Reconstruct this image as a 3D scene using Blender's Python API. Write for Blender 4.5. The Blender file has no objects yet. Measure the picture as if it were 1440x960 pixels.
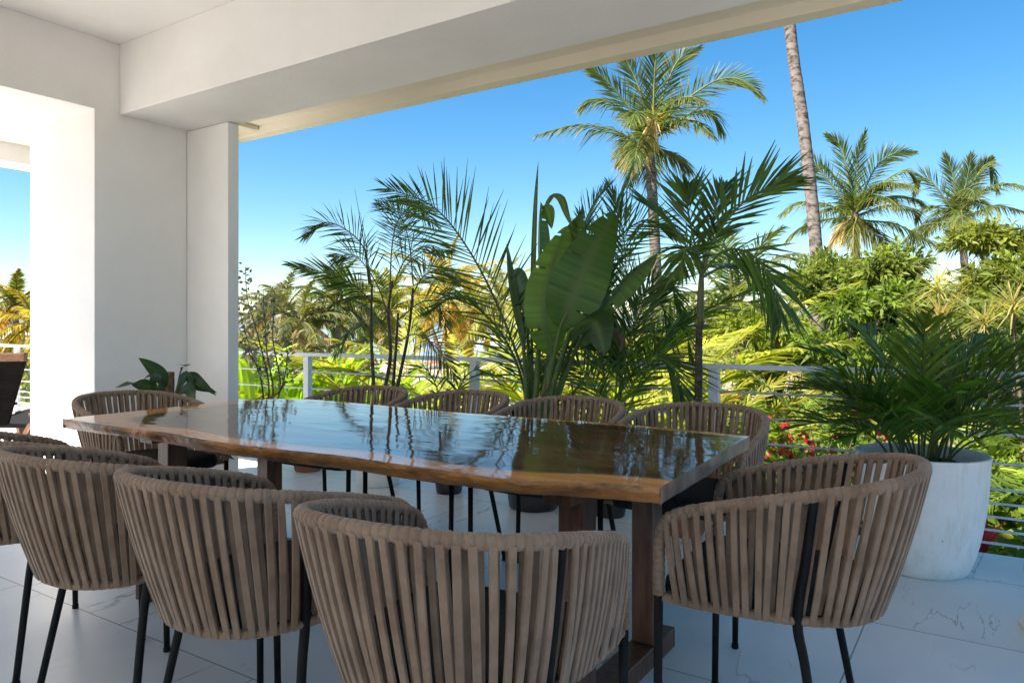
import bpy, math, random
import numpy as np
from mathutils import Vector, Matrix

R = math.radians
SC = bpy.context.scene
COL = SC.collection

# ------------------------------------------------------------------ camera, sky, sun, exposure
YAW = R(33.0)
EYE = 1.14
F = 1032.0                      # focal length in pixels of the 1440 wide photograph
cam_d = bpy.data.cameras.new('camera')
cam_d.sensor_width = 36.0
cam_d.lens = 36.0 * F / 1440.0
cam_d.shift_y = -20.0 / 1440.0
cam_d.clip_start = 0.05
cam_d.clip_end = 20000
cam = bpy.data.objects.new('camera', cam_d)
COL.objects.link(cam)
cam.location = (0, 0, EYE)
cam.rotation_euler = (R(90), 0, YAW)
SC.camera = cam

SUN_EL, SUN_AZ = R(52), R(206)          # azimuth clockwise from +Y: left of and behind the camera
world = bpy.data.worlds.new('World')
SC.world = world
world.use_nodes = True
wn = world.node_tree
wn.nodes.clear()
sky = wn.nodes.new('ShaderNodeTexSky')
sky.sky_type = 'NISHITA'
sky.sun_disc = False
sky.sun_elevation = SUN_EL
sky.sun_rotation = SUN_AZ
sky.air_density = 1.0
sky.dust_density = 0.25
sky.ozone_density = 3.0
hs = wn.nodes.new('ShaderNodeHueSaturation')
hs.inputs['Saturation'].default_value = 1.36
hs.inputs['Hue'].default_value = .495
bg = wn.nodes.new('ShaderNodeBackground')
bg.inputs['Strength'].default_value = 0.082
wo = wn.nodes.new('ShaderNodeOutputWorld')
wn.links.new(sky.outputs[0], hs.inputs['Color'])
wn.links.new(hs.outputs[0], bg.inputs['Color'])
wn.links.new(bg.outputs[0], wo.inputs['Surface'])

sd = bpy.data.lights.new('sun', 'SUN')
sd.energy = 5.0
sd.angle = R(0.5)
sd.color = (1.0, 0.94, 0.85)
sun = bpy.data.objects.new('sun', sd)
COL.objects.link(sun)
to_sun = Vector((math.sin(SUN_AZ) * math.cos(SUN_EL), math.cos(SUN_AZ) * math.cos(SUN_EL), math.sin(SUN_EL)))
sun.rotation_euler = to_sun.to_track_quat('Z', 'Y').to_euler()

SC.view_settings.view_transform = 'Standard'
SC.view_settings.look = 'None'
SC.view_settings.exposure = 1.45
SC.view_settings.gamma = 1.0
SC.view_settings.use_white_balance = True
SC.view_settings.white_balance_temperature = 6950
SC.view_settings.white_balance_tint = 12
SC.view_settings.use_curve_mapping = False
SC.cycles.use_denoising = True
SC.cycles.max_bounces = 8
SC.cycles.diffuse_bounces = 5
SC.cycles.glossy_bounces = 4
SC.cycles.transmission_bounces = 4
SC.cycles.sample_clamp_indirect = 8.0

# ------------------------------------------------------------------ helpers
CY, SY = math.cos(YAW), math.sin(YAW)


def P(px, py, fwd):
    """a point of the place seen at (px, py) of the photograph, fwd metres ahead"""
    r = (px - 720) / F * fwd
    return Vector((r * CY - fwd * SY, fwd * CY + r * SY, EYE + (460 - py) / F * fwd))


def G(px, fwd, z):
    """a point at height z, under column px, fwd metres ahead"""
    p = P(px, 460, fwd)
    p.z = z
    return p


def catmull(pts, n):
    p = np.array([list(q) for q in pts], float)
    p = np.vstack([2 * p[0] - p[1], p, 2 * p[-1] - p[-2]])
    m = len(p) - 3
    out = []
    for t in np.linspace(0, m, n):
        i = min(int(t), m - 1)
        u = t - i
        a, b, c, d = p[i], p[i + 1], p[i + 2], p[i + 3]
        out.append(0.5 * (2 * b + (c - a) * u + (2 * a - 5 * b + 4 * c - d) * u * u + (3 * b - a - 3 * c + d) * u ** 3))
    return np.array(out)


def resample(path, step):
    d = np.r_[0, np.cumsum(np.linalg.norm(np.diff(path, axis=0), axis=1))]
    n = max(2, int(d[-1] / step) + 1)
    s = np.linspace(0, d[-1], n)
    return np.stack([np.interp(s, d, path[:, k]) for k in range(3)], 1), s


class MB:
    """collects simple shapes, links them as one mesh"""

    def __init__(self):
        self.v, self.f = [], []

    def add(self, vs, fs):
        o = len(self.v)
        self.v += [tuple(x) for x in vs]
        self.f += [tuple(i + o for i in f) for f in fs]
        return self

    def box(self, lo, hi):
        x0, y0, z0 = lo
        x1, y1, z1 = hi
        return self.add([(x0, y0, z0), (x1, y0, z0), (x1, y1, z0), (x0, y1, z0), (x0, y0, z1), (x1, y0, z1), (x1, y1, z1), (x0, y1, z1)],
                        [(0, 3, 2, 1), (4, 5, 6, 7), (0, 1, 5, 4), (1, 2, 6, 5), (2, 3, 7, 6), (3, 0, 4, 7)])

    def bar(self, a, b, w, t, up=(0, 0, 1)):
        a, b = Vector(a), Vector(b)
        d = (b - a).normalized()
        s = d.cross(Vector(up))
        if s.length < 1e-4:
            s = d.cross(Vector((1, 0, 0)))
        s.normalize()
        u = s.cross(d)
        vs = [p + s * sx * w / 2 + u * sz * t / 2 for p in (a, b) for sx, sz in ((-1, -1), (1, -1), (1, 1), (-1, 1))]
        return self.add(vs, [(0, 1, 2, 3), (7, 6, 5, 4), (0, 4, 5, 1), (1, 5, 6, 2), (2, 6, 7, 3), (3, 7, 4, 0)])

    def tube(self, pts, rad, seg=8, cap=True):
        p = np.array([list(q) for q in pts], float)
        n = len(p)
        r = np.full(n, rad, float) if np.isscalar(rad) else np.array(rad, float)
        if len(r) != n:
            r = np.interp(np.linspace(0, 1, n), np.linspace(0, 1, len(r)), r)
        T = np.gradient(p, axis=0)
        T /= np.maximum(np.linalg.norm(T, axis=1, keepdims=True), 1e-9)
        a = np.array([0, 0, 1.0]) if abs(T[0][2]) < 0.9 else np.array([1.0, 0, 0])
        u = np.cross(T[0], a)
        u /= np.linalg.norm(u)
        ang = np.linspace(0, 2 * np.pi, seg, endpoint=False)
        vs = []
        for i in range(n):
            u = u - T[i] * np.dot(u, T[i])
            u /= np.linalg.norm(u)
            w = np.cross(T[i], u)
            for k in ang:
                vs.append(p[i] + r[i] * (math.cos(k) * u + math.sin(k) * w))
        fs = [(i * seg + k, i * seg + (k + 1) % seg, (i + 1) * seg + (k + 1) % seg, (i + 1) * seg + k) for i in range(n - 1) for k in range(seg)]
        if cap:
            fs.append(tuple(range(seg - 1, -1, -1)))
            fs.append(tuple((n - 1) * seg + k for k in range(seg)))
        return self.add(vs, fs)

    def lathe(self, prof, c=(0, 0, 0), seg=48, close=True):
        vs, n = [], len(prof)
        for r, z in prof:
            for k in range(seg):
                a = 2 * math.pi * k / seg
                vs.append((c[0] + r * math.cos(a), c[1] + r * math.sin(a), c[2] + z))
        fs = [(i * seg + k, i * seg + (k + 1) % seg, (i + 1) * seg + (k + 1) % seg, (i + 1) * seg + k) for i in range(n - 1) for k in range(seg)]
        if close:
            fs.append(tuple(range(seg - 1, -1, -1)))
            fs.append(tuple((n - 1) * seg + k for k in range(seg)))
        return self.add(vs, fs)

    def blob(self, c, r, seg=12, rings=8):
        prof = [(max(1e-3, math.sin(math.pi * i / rings)), -math.cos(math.pi * i / rings)) for i in range(rings + 1)]
        vs, n = [], len(prof)
        for q, z in prof:
            for k in range(seg):
                a = 2 * math.pi * k / seg
                vs.append((c[0] + r[0] * q * math.cos(a), c[1] + r[1] * q * math.sin(a), c[2] + r[2] * z))
        fs = [(i * seg + k, i * seg + (k + 1) % seg, (i + 1) * seg + (k + 1) % seg, (i + 1) * seg + k) for i in range(n - 1) for k in range(seg)]
        return self.add(vs, fs)

    def build(self, name, mat, parent=None, smooth=False, bevel=0, rel=False):
        o0 = Vector((0, 0, 0))
        if parent is not None and not rel:
            q = parent
            while q is not None:
                o0 += q.location
                q = q.parent
        me = bpy.data.meshes.new(name)
        me.from_pydata([(x - o0.x, y - o0.y, z - o0.z) for x, y, z in self.v], [], self.f)
        me.materials.append(mat)
        if smooth:
            me.polygons.foreach_set('use_smooth', [True] * len(me.polygons))
        me.update()
        ob = bpy.data.objects.new(name, me)
        COL.objects.link(ob)
        ob.parent = parent
        if bevel:
            m = ob.modifiers.new('edge', 'BEVEL')
            m.width = bevel
            m.segments = 2
            m.limit_method = 'ANGLE'
        return ob


class Fol:
    """collects leaf-like faces with a colour of their own, links them as one mesh"""

    def __init__(self):
        self.V, self.C, self.Q, self.T, self.n = [], [], [], [], 0

    def push(self, V, C, Q=None, T=None):
        if Q is not None and len(Q):
            self.Q.append(np.asarray(Q) + self.n)
        if T is not None and len(T):
            self.T.append(np.asarray(T) + self.n)
        self.V.append(np.asarray(V, float))
        self.C.append(np.asarray(C, float))
        self.n += len(V)

    def tube(self, path, rad, col, seg=5):
        m = MB().tube(path, rad, seg, cap=False)
        self.push(np.array(m.v), np.tile(np.array(col, float), (len(m.v), 1)), np.array(m.f))

    def frond(self, ctrl, n=40, L=0.5, w=0.03, a0=68, a1=25, vee=22, droop=0.35, col=(.05, .1, .02), var=.25, seed=0, s0=.16,
              rr=(.012, .003), rcol=None, side=None, tipcol=None, miss=0.04, jit=.1, face=None):
        rg = np.random.default_rng(seed)
        path = catmull(ctrl, 26)
        if rr:
            self.tube(path, np.linspace(rr[0], rr[1], len(path)), rcol if rcol is not None else np.array(col) * 1.5)
        u = (np.arange(n) + .5) / n
        s = (s0 + (1 - s0) * u) * (len(path) - 1)
        i = np.minimum(s.astype(int), len(path) - 2)
        fr = (s - i)[:, None]
        pos = path[i] * (1 - fr) + path[i + 1] * fr
        T = np.gradient(path, axis=0)
        T = T[i] * (1 - fr) + T[i + 1] * fr
        T /= np.linalg.norm(T, axis=1, keepdims=True)
        hint = np.array([0, 0, 1.0]) if side is None else None
        if face is not None:
            S = np.cross(T, np.array(face, float))
        elif side is None:
            S = np.cross(T, hint)
            ln = np.linalg.norm(S, axis=1, keepdims=True)
            alt = np.cross(T, np.array([.6, .8, 0]))
            S = np.where(ln < .25, alt, S)
        else:
            S = np.array(side, float)[None, :] - T * (T @ np.array(side, float))[:, None]
        S /= np.linalg.norm(S, axis=1, keepdims=True)
        N = np.cross(S, T)
        N = np.where((N[:, 2:3] < 0) if face is None else (N @ np.array(face, float) < 0)[:, None], -N, N)
        prof = (.5 + .5 * np.sin(np.pi * np.clip(u * 1.05 + .05, 0, 1))) * (1 - .45 * u ** 5)
        for sg in (-1, 1):
            keep = rg.random(n) > miss
            a = np.radians(a0 + (a1 - a0) * u + rg.normal(0, 5, n))[:, None]
            v = np.radians(vee + rg.normal(0, 6, n))[:, None]
            D = T * np.cos(a) + sg * S * np.sin(a) * np.cos(v) + N * np.sin(a) * np.sin(v)
            ll = (L * prof * (1 + rg.normal(0, jit, n)))[:, None]
            dr = (droop * (1 + rg.normal(0, .3, n)))[:, None]
            Z = np.array([0, 0, 1.0])
            P0 = pos
            P1 = P0 + D * ll * .45 - Z * dr * ll * .08
            P2 = P0 + D * ll * .97 - Z * dr * ll * .42
            W = T - D * np.sum(T * D, 1, keepdims=True)
            W /= np.maximum(np.linalg.norm(W, axis=1, keepdims=True), 1e-6)
            tw = np.radians(rg.normal(18 * sg, 22, n))[:, None]
            W = W * np.cos(tw) + np.cross(D, W) * np.sin(tw)
            h = W * w / 2
            V = np.stack([P0 - h * .45, P0 + h * .45, P1 - h, P1 + h, P2 - h * .12, P2 + h * .12], 1)[keep]
            k = len(V)
            c = np.array(col, float)[None, :] * (1 + rg.normal(0, var, k))[:, None]
            c = np.clip(c, .004, .9)
            C = np.repeat(c[:, None, :], 6, 1)
            if tipcol is not None:
                m = (rg.random(k) * .9)[:, None, None]
                C[:, 4:, :] = C[:, 4:, :] * (1 - m) + np.array(tipcol) * m
            b = (np.arange(k) * 6)[:, None]
            Q = np.concatenate([b + np.array([0, 1, 3, 2]), b + np.array([2, 3, 5, 4])])
            self.push(V.reshape(-1, 3), C.reshape(-1, 3), Q)
        return self

    def leaves(self, B, D, N, L, w, col, droop=.2, fold=.25):
        """many small folded leaves at once"""
        B, D, N = (np.asarray(x, float) for x in (B, D, N))
        k = len(B)
        L = np.broadcast_to(np.asarray(L, float), (k,))[:, None]
        w = np.broadcast_to(np.asarray(w, float), (k,))[:, None]
        D = D / np.maximum(np.linalg.norm(D, axis=1, keepdims=True), 1e-6)
        S = np.cross(D, N)
        S /= np.maximum(np.linalg.norm(S, axis=1, keepdims=True), 1e-6)
        M = np.cross(S, D)
        Z = np.array([0, 0, 1.0])
        m = B + D * L * .48 - Z * droop * L * .06
        t = B + D * L - Z * droop * L * .4
        V = np.stack([B, m - S * w / 2 + M * w * fold, m, m + S * w / 2 + M * w * fold, t], 1)
        C = np.repeat(np.asarray(col, float).reshape(-1, 1, 3) * np.ones((k, 1, 1)), 5, 1)
        b = (np.arange(k) * 5)[:, None]
        T = np.concatenate([b + np.array(q) for q in ([0, 2, 1], [0, 3, 2], [1, 2, 4], [2, 3, 4])])
        self.push(V.reshape(-1, 3), np.clip(C, .003, .9).reshape(-1, 3), None, T)

    def blade(self, ctrl, w, face, col, n=12, fold=.15, prof='lance', var=.08, seed=0, tears=0, mid=None, wave=0.0):
        """one long leaf along ctrl; face = the way its upper side looks"""
        rg = np.random.default_rng(seed)
        p = catmull(ctrl, n)
        T = np.gradient(p, axis=0)
        T /= np.linalg.norm(T, axis=1, keepdims=True)
        face = np.array(face, float)
        S = np.cross(T, face)
        S /= np.maximum(np.linalg.norm(S, axis=1, keepdims=True), 1e-6)
        M = np.cross(S, T)
        u = np.linspace(0, 1, n)
        if prof == 'lance':
            h = np.sin(np.pi * np.clip(u, 0, 1) ** .75) ** .8
            h[0] = .25
        elif prof == 'paddle':
            h = np.sin(np.pi * np.clip(u, 0, 1) ** .8) ** .62
            h[0] = .1
        else:
            h = np.minimum(1, .55 + u * 1.6) * (1 - u) ** .55
        h = np.maximum(h, .02) * w / 2
        cols = 7
        offs = np.linspace(-1, 1, cols)
        V = np.zeros((n, cols, 3))
        for j, o in enumerate(offs):
            bend = fold * abs(o) - .12 * o * o * (1 if fold > 0 else -1)
            wv = wave * np.sin(u * 9 + o * 3 + seed) * abs(o)
            V[:, j] = p + S * (o * h)[:, None] + M * (h * bend + wv * h)[:, None]
        c = np.array(col, float) * (1 + rg.normal(0, var))
        C = np.tile(c, (n, cols, 1))
        C *= (1 + rg.normal(0, .06 if n < 40 else .14, (n, 1, 1)))
        C[:, cols // 2] = np.array(mid if mid is not None else c * 1.5)
        Q = []
        torn = set()
        for _ in range(tears):
            sidej = rg.integers(0, 2)
            torn.add((int(rg.integers(2, n - 2)), 0 if sidej else 1))
        for i in range(n - 1):
            for j in range(cols - 1):
                outer = (j < 2 and (i, 0) in torn) or (j > cols - 4 and (i, 1) in torn)
                a = i * cols + j
                if outer and n > 40:
                    continue
                Q.append((a, a + 1, a + cols + 1, a + cols))
        self.push(V.reshape(-1, 3), np.clip(C, .003, .9).reshape(-1, 3), np.array(Q))
        return self

    def build(self, name, mat, parent=None):
        V = np.concatenate(self.V)
        C = np.concatenate(self.C)
        o0 = Vector((0, 0, 0))
        q = parent
        while q is not None:
            o0 += q.location
            q = q.parent
        V = V - np.array(o0)
        Q = np.concatenate(self.Q) if self.Q else np.zeros((0, 4), int)
        T = np.concatenate(self.T) if self.T else np.zeros((0, 3), int)
        me = bpy.data.meshes.new(name)
        me.vertices.add(len(V))
        me.vertices.foreach_set('co', V.astype(np.float32).ravel())
        loops = np.concatenate([Q.ravel(), T.ravel()]).astype(np.int32)
        me.loops.add(len(loops))
        me.loops.foreach_set('vertex_index', loops)
        starts = np.concatenate([np.arange(len(Q)) * 4, len(Q) * 4 + np.arange(len(T)) * 3]).astype(np.int32)
        me.polygons.add(len(starts))
        me.polygons.foreach_set('loop_start', starts)
        me.update(calc_edges=True)
        at = me.color_attributes.new('col', 'FLOAT_COLOR', 'POINT')
        at.data.foreach_set('color', np.c_[C, np.ones(len(C))].astype(np.float32).ravel())
        me.polygons.foreach_set('use_smooth', [True] * len(starts))
        me.materials.append(mat)
        me.validate()
        ob = bpy.data.objects.new(name, me)
        COL.objects.link(ob)
        ob.parent = parent
        return ob


def tag(o, label, cat, group=None):
    o['label'] = label
    o['category'] = cat
    if group:
        o['group'] = group
    return o


def thing(name, loc, label, cat, group=None, rz=0):
    o = bpy.data.objects.new(name, None)
    o.empty_display_size = .1
    COL.objects.link(o)
    o.location = loc
    o.rotation_euler = (0, 0, rz)
    return tag(o, label, cat, group)


def structure(o):
    o['kind'] = 'structure'
    return o


def copy_tree(o, parent=None):
    c = o.copy()
    COL.objects.link(c)
    c.parent = parent
    for ch in [x for x in o.children]:
        copy_tree(ch, c)
    return c


# ------------------------------------------------------------------ materials
def mat(name, col=(.5, .5, .5), rough=.5, metal=0, spec=.5):
    m = bpy.data.materials.new(name)
    m.use_nodes = True
    b = m.node_tree.nodes['Principled BSDF']
    b.inputs['Base Color'].default_value = (*col, 1)
    b.inputs['Roughness'].default_value = rough
    b.inputs['Metallic'].default_value = metal
    b.inputs['Specular IOR Level'].default_value = spec
    return m


def nodes(m):
    t = m.node_tree
    return t, t.nodes, t.links, t.nodes['Principled BSDF']


def N(nt, kind, **kw):
    n = nt.nodes.new(kind)
    for k, v in kw.items():
        if k in n.inputs:
            n.inputs[k].default_value = v
        else:
            setattr(n, k, v)
    return n


def noisy(name, c1, c2, scale=5, rough=.6, bump=0, bscale=60, detail=5, stretch=(1, 1, 1), spec=.4, lo=.35, hi=.65, rvar=0):
    m = mat(name, c1, rough, spec=spec)
    t, ns, ln, b = nodes(m)
    tc = N(t, 'ShaderNodeTexCoord')
    mp = N(t, 'ShaderNodeMapping')
    mp.inputs['Scale'].default_value = stretch
    ln.new(tc.outputs['Object'], mp.inputs['Vector'])
    nz = N(t, 'ShaderNodeTexNoise', Scale=scale, Detail=detail, Roughness=.6)
    ln.new(mp.outputs[0], nz.inputs['Vector'])
    cr = N(t, 'ShaderNodeValToRGB')
    cr.color_ramp.elements[0].position = lo
    cr.color_ramp.elements[1].position = hi
    cr.color_ramp.elements[0].color = (*c1, 1)
    cr.color_ramp.elements[1].color = (*c2, 1)
    ln.new(nz.outputs['Fac'], cr.inputs['Fac'])
    ln.new(cr.outputs[0], b.inputs['Base Color'])
    if bump:
        n2 = N(t, 'ShaderNodeTexNoise', Scale=bscale, Detail=6)
        ln.new(mp.outputs[0], n2.inputs['Vector'])
        bp = N(t, 'ShaderNodeBump', Strength=bump, Distance=.01)
        ln.new(n2.outputs['Fac'], bp.inputs['Height'])
        ln.new(bp.outputs[0], b.inputs['Normal'])
    return m


def leaf_mat(name, rough=.42, transl=.35, spec=.5, gain=1.0):
    m = bpy.data.materials.new(name)
    m.use_nodes = True
    t, ns, ln, b = nodes(m)
    at = N(t, 'ShaderNodeAttribute', attribute_name='col')
    nz = N(t, 'ShaderNodeTexNoise', Scale=2.5, Detail=3)
    tc = N(t, 'ShaderNodeTexCoord')
    ln.new(tc.outputs['Object'], nz.inputs['Vector'])
    mr = N(t, 'ShaderNodeMapRange')
    mr.inputs['From Min'].default_value = .3
    mr.inputs['From Max'].default_value = .7
    mr.inputs['To Min'].default_value = .75 * gain
    mr.inputs['To Max'].default_value = 1.25 * gain
    ln.new(nz.outputs['Fac'], mr.inputs['Value'])
    vm = N(t, 'ShaderNodeVectorMath', operation='SCALE')
    ln.new(at.outputs['Color'], vm.inputs[0])
    ln.new(mr.outputs[0], vm.inputs['Scale'])
    ln.new(vm.outputs[0], b.inputs['Base Color'])
    b.inputs['Roughness'].default_value = rough
    b.inputs['Specular IOR Level'].default_value = spec
    tr = N(t, 'ShaderNodeBsdfTranslucent')
    v2 = N(t, 'ShaderNodeVectorMath', operation='MULTIPLY')
    v2.inputs[1].default_value = (1.5, 1.5, .6)
    ln.new(vm.outputs[0], v2.inputs[0])
    ln.new(v2.outputs[0], tr.inputs['Color'])
    mx = N(t, 'ShaderNodeMixShader')
    mx.inputs[0].default_value = transl
    ln.new(b.outputs[0], mx.inputs[1])
    ln.new(tr.outputs[0], mx.inputs[2])
    ln.new(mx.outputs[0], ns['Material Output'].inputs['Surface'])
    return m


M_wall = noisy('white_stucco', (.76, .74, .715), (.82, .80, .775), 1.3, .85, bump=.22, bscale=110, spec=.2)
M_roof = noisy('white_roof_paint', (.755, .735, .70), (.82, .80, .765), 1.6, .85, bump=.14, bscale=55, spec=.2)
M_railw = noisy('white_painted_steel', (.74, .74, .74), (.8, .8, .8), 6, .4, spec=.5)
M_steel = noisy('steel_rod', (.5, .5, .5), (.62, .62, .62), 20, .35, spec=.6)
M_bounce_cream = noisy('bounce_tinted_roof', (.80, .72, .60), (.84, .77, .65), .9, .85, bump=.15, bscale=120, spec=.2)  # roof white with the garden's warm bounce light put into its colour
M_weave = noisy('black_cane_weave', (.002, .0018, .0016), (.006, .005, .004), 4, .8, bump=.8, bscale=60, stretch=(.3, .3, 4), spec=.06)
M_black = noisy('black_powder_coat', (.006, .006, .0065), (.009, .009, .009), 30, .6, spec=.18)
M_cush = noisy('black_cushion_fabric', (.012, .012, .013), (.022, .021, .021), 90, .85, bump=.6, bscale=400, spec=.2)
M_leaf = leaf_mat('sunlit_leaf', rough=.48, transl=.42, spec=.32, gain=1.4)
M_dleaf = leaf_mat('glossy_pot_plant_leaf', rough=.40, transl=.36, spec=.38, gain=1.75)
M_bark = noisy('palm_bark', (.06, .048, .042), (.26, .22, .195), 5.0, .95, bump=1.0, bscale=24, stretch=(1.2, 1.2, 2.4), spec=.1, detail=9, lo=.36, hi=.56)
M_stem = noisy('ringed_palm_stem', (.035, .026, .02), (.11, .085, .065), 9, .7, bump=.4, bscale=30, stretch=(.4, .4, 3), spec=.3)
M_gstem = noisy('green_cane', (.05, .075, .02), (.12, .11, .04), 8, .5, spec=.4)
M_whitew = noisy('whitewash', (.6, .6, .57), (.78, .78, .75), 6, .9, spec=.1)
M_soil = noisy('potting_soil', (.02, .014, .01), (.06, .042, .03), 25, .95, bump=1, bscale=60, spec=.1)
M_dpot = noisy('dark_glazed_pot', (.018, .014, .013), (.035, .028, .025), 6, .35, bump=.1, spec=.5)
M_terra = noisy('terracotta', (.22, .085, .045), (.3, .13, .075), 7, .8, bump=.2, spec=.2)
M_wood = noisy('dark_table_leg_wood', (.055, .02, .010), (.15, .06, .03), 7, .38, bump=.15, bscale=40, stretch=(5, 5, .8), spec=.45)
M_teak = noisy('brown_teak', (.07, .03, .015), (.15, .07, .035), 9, .5, stretch=(1, 6, 6), spec=.4)
M_trunk = noisy('grey_brown_bark', (.08, .06, .045), (.2, .16, .12), 8, .9, bump=.6, bscale=30, spec=.1)
M_moss = noisy('coir_pole', (.11, .065, .035), (.25, .16, .1), 30, .95, bump=1, bscale=90, spec=.1)


def rope_material():
    m = noisy('taupe_rope', (.20, .125, .082), (.285, .192, .132), 14, .88, bump=.22, bscale=520, spec=.15)
    t, ns, ln, b = nodes(m)
    b.inputs['Sheen Weight'].default_value = .25
    b.inputs['Sheen Roughness'].default_value = .4
    return m


M_rope = rope_material()


def white_pot_material():
    m = noisy('white_cement_pot', (.76, .75, .73), (.84, .835, .82), 4, .8, bump=.25, bscale=50, spec=.2)
    t, ns, ln, b = nodes(m)
    src = b.inputs['Base Color'].links[0].from_socket
    tc = N(t, 'ShaderNodeTexCoord')
    vo = N(t, 'ShaderNodeTexVoronoi', Scale=7.0)
    ln.new(tc.outputs['Object'], vo.inputs['Vector'])
    n2 = N(t, 'ShaderNodeTexNoise', Scale=3.0)
    ln.new(tc.outputs['Object'], n2.inputs['Vector'])
    ma = N(t, 'ShaderNodeMath', operation='MULTIPLY_ADD')
    ma.inputs[1].default_value = .12
    ma.inputs[2].default_value = -.035
    ln.new(n2.outputs['Fac'], ma.inputs[0])
    lt = N(t, 'ShaderNodeMath', operation='LESS_THAN')
    ln.new(vo.outputs['Distance'], lt.inputs[0])
    ln.new(ma.outputs[0], lt.inputs[1])
    # streaky wear
    mp = N(t, 'ShaderNodeMapping')
    mp.inputs['Scale'].default_value = (6, 6, .9)
    ln.new(tc.outputs['Object'], mp.inputs['Vector'])
    n3 = N(t, 'ShaderNodeTexNoise', Scale=3.5, Detail=8, Roughness=.7)
    ln.new(mp.outputs[0], n3.inputs['Vector'])
    cr = N(t, 'ShaderNodeValToRGB')
    cr.color_ramp.elements[0].position = .36
    cr.color_ramp.elements[0].color = (.88, .865, .84, 1)
    cr.color_ramp.elements[1].position = .5
    cr.color_ramp.elements[1].color = (1, 1, 1, 1)
    ln.new(n3.outputs['Fac'], cr.inputs['Fac'])
    mu = N(t, 'ShaderNodeMix', data_type='RGBA', blend_type='MULTIPLY')
    mu.inputs[0].default_value = 1
    ln.new(src, mu.inputs[6])
    ln.new(cr.outputs[0], mu.inputs[7])
    mx = N(t, 'ShaderNodeMix', data_type='RGBA')
    ln.new(lt.outputs[0], mx.inputs[0])
    ln.new(mu.outputs[2], mx.inputs[6])
    mx.inputs[7].default_value = (.16, .14, .12, 1)
    ln.new(mx.outputs[2], b.inputs['Base Color'])
    return m


M_wpot = white_pot_material()


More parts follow.
